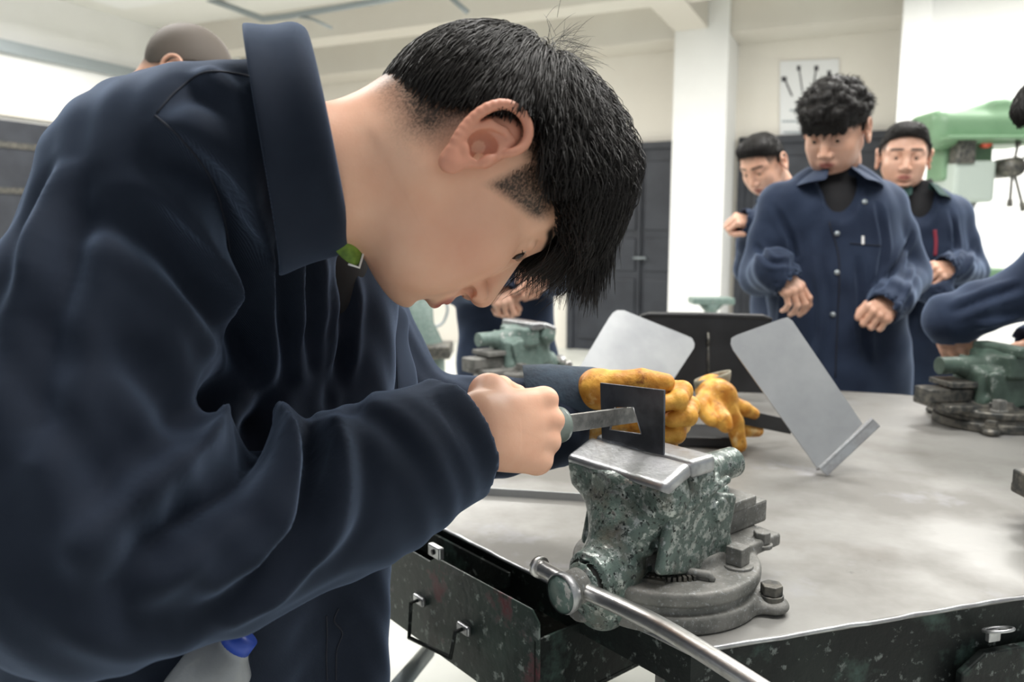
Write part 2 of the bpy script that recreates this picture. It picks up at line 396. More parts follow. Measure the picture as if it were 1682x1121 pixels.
# ============================================================ ROOM
AX_A, AX_B = V((0.909, -0.416, 0)).normalized(), V((-0.416, -0.909, 0)).normalized()
RP0 = V((0.72, 8.6, 0)); RR = rotm(AX_A, -AX_B, V((0, 0, 1)))
def rm(a, b, z=0.0): return RP0 + AX_A*a + AX_B*b + V((0, 0, z))
def apx(px, b=0.0):
    """coordinate along the back wall seen at pixel column px"""
    k = (px - 841) / FPX * 0.991
    return (k*(8.6 - 0.909*b) - 0.72 + 0.416*b) / (0.909 + 0.416*k)
def rbox(mb, a0, a1, b0, b1, z0, z1): return mb.box(rm((a0+a1)/2, (b0+b1)/2, (z0+z1)/2), (abs(a1-a0)/2, abs(b1-b0)/2, (z1-z0)/2), RR)
def struct(name, mb, m, parent=None, **k):
    o = mb.build(name, m, parent, smooth=False, **k)
    if parent is None: o['kind'] = 'structure'
    return o
struct('floor', rbox(MB(), -4.5, 8, -0.3, 11.5, -0.1, 0.0), M_floor)
struct('ceiling', rbox(MB(), -4.5, 8, -0.3, 9.5, 3.42, 3.5), M_ceil)
struct('wall_back', rbox(MB(), -4.3, 3.3, -0.2, 0.0, 0, 3.42), M_cream)
struct('wall_left', rbox(MB(), -4.36, -4.16, 0, 8.0, 0, 3.42), M_wall)
struct('wall_right', rbox(MB(), apx(1505, 0.9), 8, -0.2, 0.9, 0, 3.42), M_wall)
# pillars and beams
a0 = apx(1100, 0.55); a1 = apx(1186, 0.55)
struct('trim_1', rbox(MB(), a0, a1, 0.0, 0.55, 0, 3.42), M_wall)                     # pillar by the double door
struct('trim_2', rbox(MB(), apx(1461, 1.0), apx(1506, 1.0), 0.0, 1.0, 0, 3.42), M_wall)   # pillar on the right
struct('trim_3', rbox(MB(), -4.16, 3.3, 0.0, 0.50, 3.05, 3.42), M_beam)               # beam along the back wall
struct('trim_4', rbox(MB(), -4.16, 8, 1.35, 1.65, 3.12, 3.42), M_beam)                # second beam
struct('trim_5', rbox(MB(), a0, a0+0.3, 0.5, 9.0, 3.10, 3.42), M_beam)
struct('trim_6', rbox(MB(), -4.16, -4.10, 0.0, 8.0, 2.28, 2.42), M_beam)              # ledge over the dark shutter on the left wall
# doors
def door(n, al, ar, z1, b=0.02):
    d = rbox(MB(), al, ar, -0.01, b+0.03, 0.0, z1); D = struct('door_%d' % n, d, M_door)
    w_ = (ar-al)
    for (u0, u1) in ((0.05, 0.47), (0.53, 0.95)):
        for (z0, zz) in ((0.12, 0.78), (0.86, 1.20), (1.28, z1-0.12)):
            q = MB(); rbox(q, al+w_*u0, al+w_*u1, b+0.03, b+0.05, z0, zz); q.build('door_panel', M_door, D, smooth=False, bevel=0.012)
    q = MB(); rbox(q, al+w_*0.50-0.012, al+w_*0.50+0.012, b+0.03, b+0.075, 0.0, z1); q.build('center_strip', M_door, D, smooth=False)
    q = MB(); q.cyl(rm(al+w_*0.55, b+0.05, 1.0), rm(al+w_*0.55, b+0.13, 1.0), 0.012); q.cyl(rm(al+w_*0.55, b+0.12, 1.0), rm(al+w_*0.47, b+0.12, 1.0), 0.010); q.build('door_handle', M_conduit, D)
    for (x0, x1, z0, zz) in ((al-0.07, al, 0, z1+0.07), (ar, ar+0.07, 0, z1+0.07), (al-0.07, ar+0.07, z1, z1+0.07)):
        q = MB(); rbox(q, x0, x1, 0.0, b+0.06, z0, zz); q.build('door_frame', M_door, D, smooth=False)
    return D
door(1, apx(946), apx(946)+1.45, 2.10)
door(2, apx(1222), apx(1222)+1.3, 2.10)
q = rbox(MB(), -4.165, -4.12, 0.9, 7.6, 0.15, 2.24); D3 = struct('door_3', q, M_door)   # dark shutter on the left wall
for k in range(7):
    q = MB(); rbox(q, -4.13, -4.10, 0.95+k*0.95, 1.02+k*0.95, 0.15, 2.24); q.build('rail', M_irond, D3, smooth=False)
for z in (0.6, 1.1, 1.6, 2.0):
    q = MB(); rbox(q, -4.13, -4.105, 0.9, 7.6, z, z+0.05); q.build('rail', M_irond, D3, smooth=False)
# pipes and rails
def conduit(label, pts, r, n=8, **k):
    q = MB(); q.tube(pts, r, n); return props(q.build('conduit', M_conduit, **k), label, 'conduit')
q = MB(); rbox(q, -4.16, -4.06, 1.6, 8.0, 2.82, 2.92)
o = props(q.build('cable_trunking', M_conduit, smooth=False), 'long grey cable trunking running along the left white wall', 'trunking')
def onb(px, py, b):
    """point on the vertical plane b in front of the back wall"""
    d = ray(px, py); n = -AX_B; c = V((0, 0, CAMZ)); t = ((rm(0, b) - c).dot(n)) / d.dot(n); return c + d*t
q = MB(); p = onb(333, 30, 1.3); q.box((p.x, p.y, 3.42-0.42), (0.075, 0.05, 0.42), RR)
props(q.build('steel_hanger', M_conduit, smooth=False, bevel=0.01), 'short grey steel post dropping from the ceiling near the left corner', 'post')
cpipe = conduit('long grey ceiling pipe bending near the left corner', [onb(300, -16, 2.2), onb(370, 8, 2.2), onb(432, 31, 2.2), onb(470, 27, 2.2), onb(620, 2, 2.2), onb(760, -25, 2.2)], 0.028)
q = MB(); q.tube([onb(480, 24, 2.2), onb(515, 32, 2.2), onb(545, 46, 2.2)], 0.012, 8); q.build('pipe_bracket', M_conduit, cpipe)
conduit('small grey pipe stub above the boy hair at top centre', [onb(735, -10, 2.0), onb(752, 6, 2.0), onb(768, 20, 2.0)], 0.022)
# ceiling lamps: housings over the lights
for (lx, ly, where) in ((0.6, 0.9, 'above the front vise'), (1.9, 2.7, 'above the curly haired student'), (-1.6, 2.6, 'above the man with cropped hair'), (-0.5, 5.3, 'before the black double door'), (3.4, 4.6, 'beside the drill press'), (-2.6, 6.4, 'near the left back corner')):
    L_ = empty('ceiling_light', (lx, ly, 3.42), 'long white ceiling light hanging ' + where, 'ceiling light', 'ceiling lights', rad(-24))
    mb = MB(); mb.box((0, 0, -0.255), (0.92, 0.31, 0.030)); mb.build('lamp_housing', M_white, L_, world=False, smooth=False, bevel=0.01)
    for x_ in (-0.7, 0.7): mb = MB(); mb.cyl((x_, 0, -0.23), (x_, 0, 0.0), 0.008, 8); mb.build('hanger_rod', M_conduit, L_, world=False)
# poster
P = empty('tool_poster', tuple(onb(1330, 160, 0.012)), 'white paper poster of hand tools on cream wall above the boys', 'poster')
def onwall(name, pts, m, th=0.004, b=0.012, parent=P):
    q = MB(); q.prism([(V(onb(x, y, b)) - V(onb(1330, 160, b))).dot(AX_A) if i == 0 else 0 for i in ()] or [((onb(x, y, b)-rm(0, b)).dot(AX_A), onb(x, y, b).z) for (x, y) in pts], AX_A, V((0, 0, 1)), AX_B, rm(0, b), 0, th)
    return q.build(name, m, parent, smooth=False)
onwall('sheet', [(1281, 222), (1378, 218), (1378, 97), (1281, 101)], M_paper)
for (x0, y0, x1, y1, wd) in ((1288, 128, 1301, 158, 3.2), (1312, 110, 1318, 150, 2.2), (1341, 110, 1335, 150, 2.6), (1362, 118, 1358, 150, 2.4)):
    onwall('tool_drawing', [(x0-wd/2, y0), (x1-wd/2, y1), (x1+wd/2, y1), (x0+wd/2, y0)][::-1], M_ink, 0.003, 0.016)
    onwall('tool_drawing', [(x0-wd*1.3, y0+6), (x0+wd*1.3, y0+6), (x0+wd*1.3, y0-2), (x0-wd*1.3, y0-2)], M_ink, 0.003, 0.016)
for (x0, y0, x1) in ((1297, 181, 1322), (1284, 199, 1318), (1287, 217, 1322)):
    onwall('print_line', [(x0, y0+2), (x1, y0+2), (x1, y0-1), (x0, y0-1)], M_conduit, 0.003, 0.016)

# ============================================================ BENCH
TZ = 0.83
FV = V((-0.7745, -0.6325, 0)).normalized(); RV = V((0.6325, -0.7745, 0)).normalized()   # out of / along the near left edge
C0 = V((0.172, 0.723, 0)); ER = V((0.311, 0.092, 0)).normalized(); NR = V((ER.y, -ER.x, 0))
poly = [C0, C0 + ER*1.22, V((1.40, 1.72, 0)), V((0.98, 1.975, 0)), V((0.05, 2.28, 0)), C0 - RV*1.25]
bench = empty('work_bench', (0.45, 1.45, 0), 'large grey steel topped bench with black painted sides and drawers', 'bench')
q = MB(); q.prism([(p.x, p.y) for p in poly], V((1,0,0)), V((0,1,0)), V((0,0,1)), V((0,0,0)), TZ-0.006, TZ)
obj('bench_top', q.v, q.f, M_table, bench, smooth=False, bevel=0.0015)
cen = sum(poly, V((0,0,0))) / len(poly)
def inset(p, d): return p + (cen - p).normalized()*d
pi = [inset(p, 0.012) for p in poly]
def wallseg(name, p, q_, z0, z1, th, m, par, **k):
    d = (q_ - p); L = d.length; d.normalize(); n = V((d.y, -d.x, 0)); mb = MB()
    mb.box((p+q_)/2 + V((0, 0, (z0+z1)/2)) - n*th/2, (L/2, th/2, (z1-z0)/2), rotm(d, V((0,0,1)).cross(d), V((0,0,1)))); return mb.build(name, m, par, smooth=False, **k)
for i in range(len(pi)):
    p, q_ = pi[i], pi[(i+1) % len(pi)]
    if i == 0: wallseg('apron', p, q_, 0.60, TZ-0.006, 0.02, M_apron, bench)
    elif i == 5: wallseg('apron', p, q_, TZ-0.052, TZ-0.006, 0.02, M_apron, bench)
    elif i == 4: wallseg('apron', p, q_, TZ-0.10, TZ-0.006, 0.02, M_wood, bench)
    else: wallseg('apron', p, q_, TZ-0.16, TZ-0.006, 0.02, M_apron, bench)
# worn bright rims along the two near edges
for (p, q_) in ((C0, C0+ER*1.22), (C0-RV*1.25, C0)):
    d = (q_-p).normalized(); n = V((d.y, -d.x, 0)); mb = MB(); rnd = random.Random(5)
    pts = []; L = (q_-p).length
    for k in range(60): pts.append(p + d*(L*k/59) + n*0.0006*rnd.uniform(-1, 1.5) + V((0, 0, TZ-0.0022+0.0006*rnd.uniform(-1, 1))))
    mb.tube(pts, 0.0024, 8); mb.build('worn_edge', M_steel, bench)
mb = MB(); p, q_ = poly[4], poly[3]; d = (q_-p).normalized(); q_ = p + d*0.24; n = V((d.y, -d.x, 0)); mb.box((p+q_)/2 + n*0.02 + V((0, 0, TZ+0.001)), ((q_-p).length/2, 0.02, 0.001), rotm(d, V((0,0,1)).cross(d), V((0,0,1)))); mb.build('wooden_rim', M_wood, bench, smooth=False)
# legs
for p in [C0 + ER*0.05 - NR*0.09, C0 + ER*1.12 - NR*0.09, V((1.32, 1.66, 0)), V((0.95, 1.88, 0)), V((0.1, 2.08, 0)), C0 - RV*1.12 - FV*0.13]:
    mb = MB(); mb.box((p.x, p.y, 0.39), (0.03, 0.03, 0.39)); mb.build('bench_leg', M_apron, bench, smooth=False, bevel=0.003)
# pulled out drawer on the near left side
R3 = rotm(RV, -FV, V((0,0,1)))        # local x along edge towards the camera, y inwards
PK = V((0.029, 0.810, 0))
dr = MB(); W = 0.345
outl = [(-W, 0.715), (-W+0.02, 0.692), (-0.012, 0.692), (0.0, 0.704), (0.0, 0.812), (-0.012, 0.824), (-0.20, 0.822), (-0.215, 0.812), (-W+0.03, 0.812), (-W, 0.79)]
dr.prism(outl, RV, V((0,0,1)), FV, PK, -0.003, 0.0)
drawer = dr.build('drawer', M_drawer, bench, smooth=False, bevel=0.001)
mb = MB()
for (x, y0, y1) in ((-0.006, 0.0, 0.32), (-W+0.006, 0.0, 0.32)):
    mb.box(PK + RV*x - FV*((y0+y1)/2) + V((0,0,0.745)), (0.0015, (y1-y0)/2, 0.045 if x > -0.1 else 0.04), R3)
mb.box(PK + RV*(-W/2) - FV*0.16 + V((0,0,0.704)), (W/2-0.004, 0.158, 0.0015), R3)
mb.build('drawer_tray', M_apron, drawer, smooth=False)
def onp(px, py, off=0.0):
    """point on the drawer front plane"""
    d = ray(px, py); c = V((0,0,CAMZ)); return c + d*((PK + FV*off - c).dot(FV) / d.dot(FV))
a, b, c_, d_ = onp(692, 985), onp(693, 1040), onp(762, 1072), onp(765, 1032)
mb = MB(); mb.tube([a, a+FV*0.016, b+FV*0.02, c_+FV*0.02, d_+FV*0.016, d_], 0.0028, 10); mb.build('drawer_handle', M_apron, drawer)
for p in (a, d_):
    mb = MB(); mb.box(p + FV*0.003, (0.012, 0.003, 0.006), R3); mb.build('handle_lug', M_steel, drawer, smooth=False, bevel=0.002)
p = onp(716, 906, 0.008); mb = MB(); mb.box(p, (0.013, 0.004, 0.008), R3); hs = mb.build('hasp', M_steel, bench, smooth=False, bevel=0.002)
mb = MB(); mb.cyl(p+FV*0.004, p+FV*0.0055, 0.0035); mb.build('hasp_hole', M_blacks, hs)
# hinged flap between top and drawer
mb = MB(); q0 = C0 - RV*0.30 + FV*0.004; mb.prism([(-0.30, TZ-0.045), (0.0, TZ-0.045), (0.03, TZ-0.03), (0.03, TZ-0.012), (-0.30, TZ-0.012)], RV, V((0,0,1)), FV, q0, 0.0, 0.004)
mb.build('side_flap', M_apron, bench, smooth=False)
# right side drawer and ring pull
q0 = C0 + ER*0.33 + NR*0.0
mb = MB(); mb.prism([(0.0, 0.61), (0.72, 0.61), (0.72, 0.775), (0.03, 0.775), (0.0, 0.755)], ER, V((0,0,1)), NR, q0, 0.0, 0.010)
rd = mb.build('drawer', M_apron, bench, smooth=False, bevel=0.002)
def onr(px, py, off=0.0):
    d = ray(px, py); c = V((0,0,CAMZ)); return c + d*((C0 + NR*off - c).dot(NR) / d.dot(NR))
p = onr(1640, 1035, 0.014)
mb = MB(); mb.tube([p + ER*(0.016*math.cos(t)) + (V((0,0,1))*0.35+NR*0.9)*(0.014*math.sin(t)) for t in np.linspace(0, 2*math.pi, 25)], 0.0018, 8, caps=False)
rp_ = mb.build('ring_pull', M_steel, rd); mb = MB(); mb.box(p - V((0,0,0.010)) - NR*0.006, (0.008, 0.003, 0.006), rotm(ER, -NR, V((0,0,1)))); mb.build('pull_plate', M_steel, rp_, smooth=False, bevel=0.001)

# ============================================================ VISE
VB = V((0.173, 0.854, TZ))
def hexhead(mb, c, ax, r, h, n=6, rot=0.3):
    ax = V(ax).normalized(); a = V((0,0,1)) if abs(ax.z) < 0.9 else V((1,0,0)); u = ax.cross(a).normalized(); v = ax.cross(u)
    k = [(r*math.cos(rot+2*math.pi*i/n), r*math.sin(rot+2*math.pi*i/n)) for i in range(n)]; mb.prism(k, u, v, ax, c, 0, h); return mb
VM = {}
def vise_parts():
    h = 0.0016
    # base
    s = SDF((-0.15, -0.13, -0.005), (0.15, 0.17, 0.07), h)
    s.cyl((0, 0, 0.0), (0, 0, 0.020), 0.106, 0.004); s.cyl((0, 0, 0.020), (0, 0, 0.028), 0.099, 0.002, k=0.003); s.cyl((0, 0, 0.028), (0, 0, 0.044), 0.104, 0.005, k=0.002)
    for an in (25, 145, 265): c, n = math.cos(rad(an)), math.sin(rad(an)); s.cap((c*0.095, n*0.095, 0.008), (c*0.118, n*0.118, 0.008), 0.020, 0.017, 0.01, flat=((0,0,1), 1.8))
    s.cyl((0, 0.01, 0.04), (0, 0.01, 0.060), 0.062, 0.006, k=0.012)
    s.box((0.03, 0.09, 0.046), (0.032, 0.045, 0.008), rd=0.004, k=0.006)
    s.box((-0.03, 0.09, 0.046), (0.032, 0.045, 0.008), rd=0.004, k=0.006)
    s.cutplane((0, 0, 0.0005), (0, 0, -1)); base = s.mesh()
    # fixed body
    s = SDF((-0.09, -0.09, 0.03), (0.09, 0.12, 0.165), h)
    s.box((0, 0.012, 0.085), (0.046, 0.048, 0.040), rd=0.010)
    s.box((0, 0.0, 0.050), (0.050, 0.050, 0.012), rd=0.006, k=0.02)
    s.box((-0.007, -0.008, 0.132), (0.064, 0.024, 0.026), rd=0.010, k=0.022)
    s.chain([(0, -0.01, 0.128), (0, 0.06, 0.122)], [0.030, 0.022], 0.02)
    # side cheek plates sloping back
    s.box((0.053, -0.014, 0.088), (0.0055, 0.056, 0.044), R=Matrix.Rotation(rad(-14), 3, 'X'), rd=0.005, k=0.005)
    s.box((-0.053, -0.014, 0.088), (0.0055, 0.056, 0.044), R=Matrix.Rotation(rad(-14), 3, 'X'), rd=0.005, k=0.005)
    s.cyl((0.045, 0.016, 0.108), (0.0635, 0.016, 0.108), 0.013, 0.003, k=0.004); s.cyl((-0.045, 0.016, 0.108), (-0.058, 0.016, 0.108), 0.013, 0.003, k=0.004)
    s.chain([(0.055, -0.052, 0.118), (0.057, 0.03, 0.138)], [0.0045, 0.0045], 0.004)
    s.cyl((0, 0.03, 0.128), (0, 0.127, 0.128), 0.0185, 0.007, k=0.010)
    s.box((0, -0.02, 0.062), (0.031, 0.1, 0.017), rd=0.003, mode='s')
    fixed = s.mesh()
    # moving jaw
    s = SDF((-0.10, -0.155, -0.03), (0.10, 0.0, 0.165), h)
    s.box((-0.008, -0.0575, 0.1395), (0.0708, 0.0205, 0.0175), R=Matrix.Rotation(rad(18), 3, 'X'), rd=0.007)
    s.chain([(-0.060, -0.058, 0.130), (-0.020, -0.066, 0.098)], [0.017, 0.024], 0.016)
    s.chain([(0.044, -0.056, 0.128), (0.020, -0.066, 0.098)], [0.017, 0.024], 0.016)
    s.chain([(-0.006, -0.060, 0.128), (-0.004, -0.070, 0.092), (0, -0.084, 0.055)], [0.025, 0.027, 0.031], 0.022)
    s.chain([(0, -0.088, 0.055), (0, -0.112, 0.048)], [0.034, 0.028], 0.012)
    s.cyl((0, -0.112, 0.048), (0, -0.122, 0.047), 0.030, 0.003, k=0.003)
    s.cyl((0, -0.119, 0.047), (0, -0.128, 0.046), 0.024, 0.002, mode='s')
    s.chain([(0, -0.10, 0.018), (0, -0.02, 0.040)], [0.030, 0.026], 0.015)
    s.ell((0.033, -0.066, 0.082), (0.010, 0.012, 0.012), k=0.006); s.ell((0.043, -0.067, 0.084), (0.007, 0.007, 0.007), k=0.002, mode='s')
    moving = s.mesh()
    s = SDF((-0.10, -0.09, 0.13), (0.10, 0.03, 0.185), h)     # bright jaw caps
    s.box((-0.008, -0.0585, 0.1555), (0.0715, 0.0225, 0.0085), R=Matrix.Rotation(rad(22), 3, 'X'), rd=0.0065)
    capf = s.mesh()
    s = SDF((-0.10, -0.04, 0.13), (0.10, 0.05, 0.185), h); s.box((-0.008, -0.0165, 0.162), (0.0705, 0.0200, 0.0100), rd=0.006); capr = s.mesh()
    return dict(base=base, fixed=fixed, moving=moving, capf=capf, capr=capr)
VP = vise_parts()
def build_vise(label, group, loc, rz, mats, simple=False, bar=None):
    G, IR, ST, PALE = mats
    t = empty('bench_vise', loc, label, 'vise', group, rz)
    def part(name, key, m): return obj(name, VP[key][0], VP[key][1], m, t, world=False)
    part('swivel_base', 'base', IR); part('fixed_body', 'fixed', G); mv = part('moving_jaw', 'moving', G)
    part('jaw_cap', 'capf', ST); part('jaw_cap', 'capr', ST)
    def P(name, mb, m, par=t, **k): return mb.build(name, m, par, world=False, **k)
    mb = MB(); mb.box((0, 0.04, 0.068), (0.029, 0.115, 0.014)); P('slide_bar', mb, IR, smooth=False, bevel=0.003)
    mb = MB(); mb.box((0.0, 0.06, 0.092), (0.040, 0.055, 0.006)); P('slide_guide', mb, IR, smooth=False, bevel=0.002)
    mb = MB(); mb.tube([(0, -0.118, 0.047), (0, -0.128, 0.0462), (0, -0.150, 0.044)], [0.0195, 0.0185, 0.0175], 28); P('screw_shank', mb, IR)
    mb = MB(); mb.tube([(0, -0.149, 0.044), (0, -0.151, 0.044), (0, -0.159, 0.043), (0, -0.1612, 0.043)], [0.0175, 0.0205, 0.0212, 0.0195], 36, caps=False); P('screw_head', mb, ST)
    mb = MB(); mb.cyl((0, -0.155, 0.043), (0, -0.1600, 0.043), 0.0196, 36); P('head_disc', mb, PALE)
    mb = MB(); mb.cyl((0, -0.09, 0.047), (0, 0.05, 0.060), 0.010, 20); P('lead_screw', mb, ST)
    zc = 0.0445; yb = -0.138
    pts = bar or [(-0.062, yb+0.003, zc+0.0), (-0.02, yb, zc), (0.0, yb, zc), (0.03, yb, zc+0.001), (0.07, yb-0.003, zc+0.004), (0.12, yb-0.007, zc+0.006), (0.19, yb-0.014, zc+0.004), (0.28, yb-0.022, zc-0.002)]
    pts = smooth_line(pts, 40); mb = MB(); mb.tube(pts, 0.0086, 18); hb = P('handle_bar', mb, M_chrome)
    for (i, j) in ((0, 1), (-1, -2)):
        e0 = V(pts[i]); d = (e0 - V(pts[j])).normalized(); mb = MB(); mb.tube([e0-d*0.003, e0-d*0.0028, e0+d*0.002, e0+d*0.003], [0.008, 0.0118, 0.0118, 0.008], 22); P('bar_end', mb, M_chrome, hb)
    for an in (25, 145, 265):
        c, n = math.cos(rad(an)), math.sin(rad(an)); mb = MB(); mb.cyl((c*0.116, n*0.116, 0.012), (c*0.116, n*0.116, 0.020), 0.013, 20); hexhead(mb, (c*0.116, n*0.116, 0.020), (0, 0, 1), 0.012, 0.011, 6, an); P('base_bolt', mb, M_irond, smooth=False, bevel=0.0012)
    for (x, y, r, hh, n) in ((0.072, 0.034, 0.0135, 0.020, 4), (0.055, 0.105, 0.010, 0.014, 6), (-0.072, 0.034, 0.0135, 0.020, 4)):
        mb = MB(); mb.cyl((x, y, 0.042), (x, y, 0.047), r*1.25, 24); hexhead(mb, (x, y, 0.047), (0, 0, 1), r, hh, n, 0.9); P('clamp_bolt', mb, M_iron, smooth=False, bevel=0.0012)
    mb = MB(); mb.tube([(0.030, -0.045, 0.050), (0.075, -0.02, 0.050), (0.078, -0.018, 0.044)], [0.0045, 0.0045, 0.004], 10); P('tie_rod', mb, IR)
    mb = MB(); hexhead(mb, (0.050, -0.008, 0.062), (1, 0, 0), 0.008, 0.008); P('side_bolt', mb, IR, smooth=False, bevel=0.001)
    mb = MB()
    for k in range(10):
        a_ = rad(-60 + k*4); mb.box((0.077*math.cos(a_)-0.006, 0.077*math.sin(a_), 0.046), (0.003, 0.0016, 0.003), Matrix.Rotation(a_, 3, 'Z'))
    mb.box((0.030, -0.068, 0.0455), (0.022, 0.009, 0.0025), Matrix.Rotation(rad(30), 3, 'Z')); P('swivel_scale', mb, M_irond, smooth=False)
    return t
RZV = math.atan2(RV.y, RV.x)
v1 = build_vise('chipped green bench vise in front gripping a steel plate on the bench corner', 'bench vises', VB, RZV, (M_green, M_iron, M_steel, M_greenp))

# ============================================================ PEOPLE: head, hand, clothes
def head_sdf(h, foreground=False, neck=(-0.05, 0, -0.17), neck_r=(0.050, 0.054), smile=0.0):
    """head in its own frame: +x face, +y left, +z up, origin between the ear holes"""
    s = SDF((-0.125, -0.10, -0.20), (0.14, 0.10, 0.13), h)
    s.ell((0.005, 0, 0.030), (0.087, 0.0755, 0.086))
    s.ell((0.035, 0, -0.020), (0.055, 0.057, 0.075), k=0.03)
    s.ell((0.045, 0, -0.040), (0.040, 0.042, 0.046), k=0.025)
    for y in (-1, 1):
        s.cap((0.000, y*0.051, -0.040), (0.060, y*0.023, -0.074), 0.014, 0.013, 0.028)     # jaw line
        s.ell((0.058, y*0.040, -0.018), (0.028, 0.024, 0.022), k=0.022)                      # cheek bone
        s.ell((0.052, y*0.036, -0.050), (0.030, 0.022, 0.030), k=0.025)                      # cheek
    s.ell((0.074, 0, -0.079), (0.016, 0.019, 0.013), k=0.018)                                # chin
    s.cap((0.020, 0, -0.070), tuple(neck), neck_r[0]-0.004, neck_r[1], 0.030) if False else None
    s.chain([(-0.020, 0, -0.035), (-0.032, 0, -0.10), tuple(neck)], [0.055, neck_r[0], neck_r[1]], 0.03)
    s.cap((0.010, 0, -0.058), (-0.018, 0, -0.100), 0.024, 0.026, 0.03)
    for y in (-1, 1):
        s.cap((0.083, y*0.012, 0.030), (0.066, y*0.048, 0.028), 0.010, 0.009, 0.016)         # brow ridge
        s.ell((0.094, y*0.031, 0.010), (0.015, 0.017, 0.011), k=0.014, mode='s')             # socket
        s.ell((0.0735, y*0.031, 0.009), (0.0145, 0.0165, 0.0135), k=0.006)
        s.ell((0.0755, y*0.031, 0.0168), (0.0135, 0.0165, 0.0085), k=0.0015); s.ell((0.0745, y*0.031, -0.0008), (0.0125, 0.0150, 0.0060), k=0.002)   # lids
    s.cap((0.086, 0, 0.022), (0.1085, 0, -0.026), 0.0085, 0.0105, 0.012)                     # nose
    for y in (-1, 1):
        s.ell((0.0985, y*0.0125, -0.0315), (0.0125, 0.0078, 0.0088), k=0.006)
        s.ell((0.0990, y*0.0125, -0.0400), (0.0058, 0.0042, 0.0068), k=0.0012, mode='s')
        s.ell((0.0985, y*0.0180, -0.0372), (0.0050, 0.0040, 0.0036), k=0.001, mode='s')
    s.cap((0.096, 0, -0.037), (0.092, 0, -0.050), 0.005, 0.005, 0.008)
    s.ell((0.083, 0, -0.058), (0.016, 0.025, 0.013), k=0.012)                                # mouth mound
    for y in (-1, 1):
        s.cap((0.0955, 0, -0.0545), (0.080, y*0.023, -0.0575+smile), 0.0050, 0.0024, 0.004)  # upper lip
        s.cap((0.0930, 0, -0.0645), (0.080, y*0.021, -0.0600+smile), 0.0060, 0.0026, 0.004)  # lower lip
        s.cap((0.1000, 0, -0.0595), (0.083, y*0.027, -0.0590+smile), 0.0018, 0.0014, 0.0025, mode='s')
    s.ell((0.090, 0, -0.076), (0.010, 0.020, 0.005), k=0.008, mode='s')
    # ears
    for y in (-1, 1):
        n = V((-0.28, y*1.0, 0.05)).normalized(); o = V((0.004, y*0.0770, 0.0))
        fx = V((1, 0, 0)); fx = (fx - n*fx.dot(n)).normalized(); fz = n.cross(fx)
        if fz.z < 0: fz = -fz
        tl = rad(1)
        ex = fx*math.cos(tl) + fz*math.sin(tl); ez = -fx*math.sin(tl) + fz*math.cos(tl)
        ES = 1.0; E_ = lambda a, b, c=0.0: tuple(o + ex*a*ES + ez*b*ES + n*c*1.15)
        R = rotm(ex, ez, n)
        s.ell(E_(-0.006, 0.004, 0.004), (0.0165, 0.028, 0.0075), R=R, k=0.006)
        rim = [E_(0.004, 0.004, 0.004), E_(0.010, 0.013, 0.009), E_(0.010, 0.024, 0.010), E_(0.002, 0.0325, 0.0115), E_(-0.010, 0.0335, 0.013), E_(-0.020, 0.026, 0.0145), E_(-0.0235, 0.012, 0.0145), E_(-0.021, -0.004, 0.012), E_(-0.014, -0.018, 0.010), E_(-0.006, -0.028, 0.007)]
        rim = [tuple(q_) for q_ in smooth_line(rim, 27)]
        s.ell(E_(-0.006, 0.012, 0.0150), (0.0155, 0.0205, 0.0085), R=R, k=0.002, mode='s')
        s.chain(rim, list(np.interp(np.linspace(0, 1, len(rim)), [0, 0.3, 0.7, 1], [0.0026, 0.0034, 0.0038, 0.0040])), 0.0025)
        s.ell(E_(-0.004, -0.026, 0.006), (0.0085, 0.0100, 0.0048), R=R, k=0.006)             # lobe
        s.chain([E_(-0.013, -0.014, 0.008), E_(-0.0165, -0.002, 0.0095), E_(-0.0145, 0.010, 0.0095), E_(-0.006, 0.017, 0.0085), E_(0.003, 0.020, 0.007)], [0.0036, 0.0036, 0.0036, 0.0030, 0.0022], 0.003)   # antihelix
        s.ell(E_(-0.004, -0.002, 0.008), (0.0100, 0.0115, 0.0110), R=R, k=0.002, mode='s')   # concha
        s.ell(E_(0.002, -0.006, 0.002), (0.0040, 0.0060, 0.0130), R=R, k=0.001, mode='s')
        s.ell(E_(0.0065, -0.004, 0.0055), (0.0045, 0.0065, 0.0050), R=R, k=0.003)            # tragus
        s.ell(E_(-0.008, -0.0155, 0.008), (0.0045, 0.0042, 0.0042), R=R, k=0.003)            # antitragus
    P, F = s.mesh(); x, y_, z = P.T; ay = np.abs(y_)
    wt = np.clip((0.030 - x)/0.02, 0, 1) * np.clip((0.072 - ay + 0.02*(z < -0.045))/0.006, 0, 1); wt = np.maximum(wt, np.clip((-0.05 - z)/0.02, 0, 1)*np.clip((0.055-x)/0.02, 0, 1))
    Q = smoothm(P, F, 30, 0.6); return P + (Q - P)*wt[:, None], F
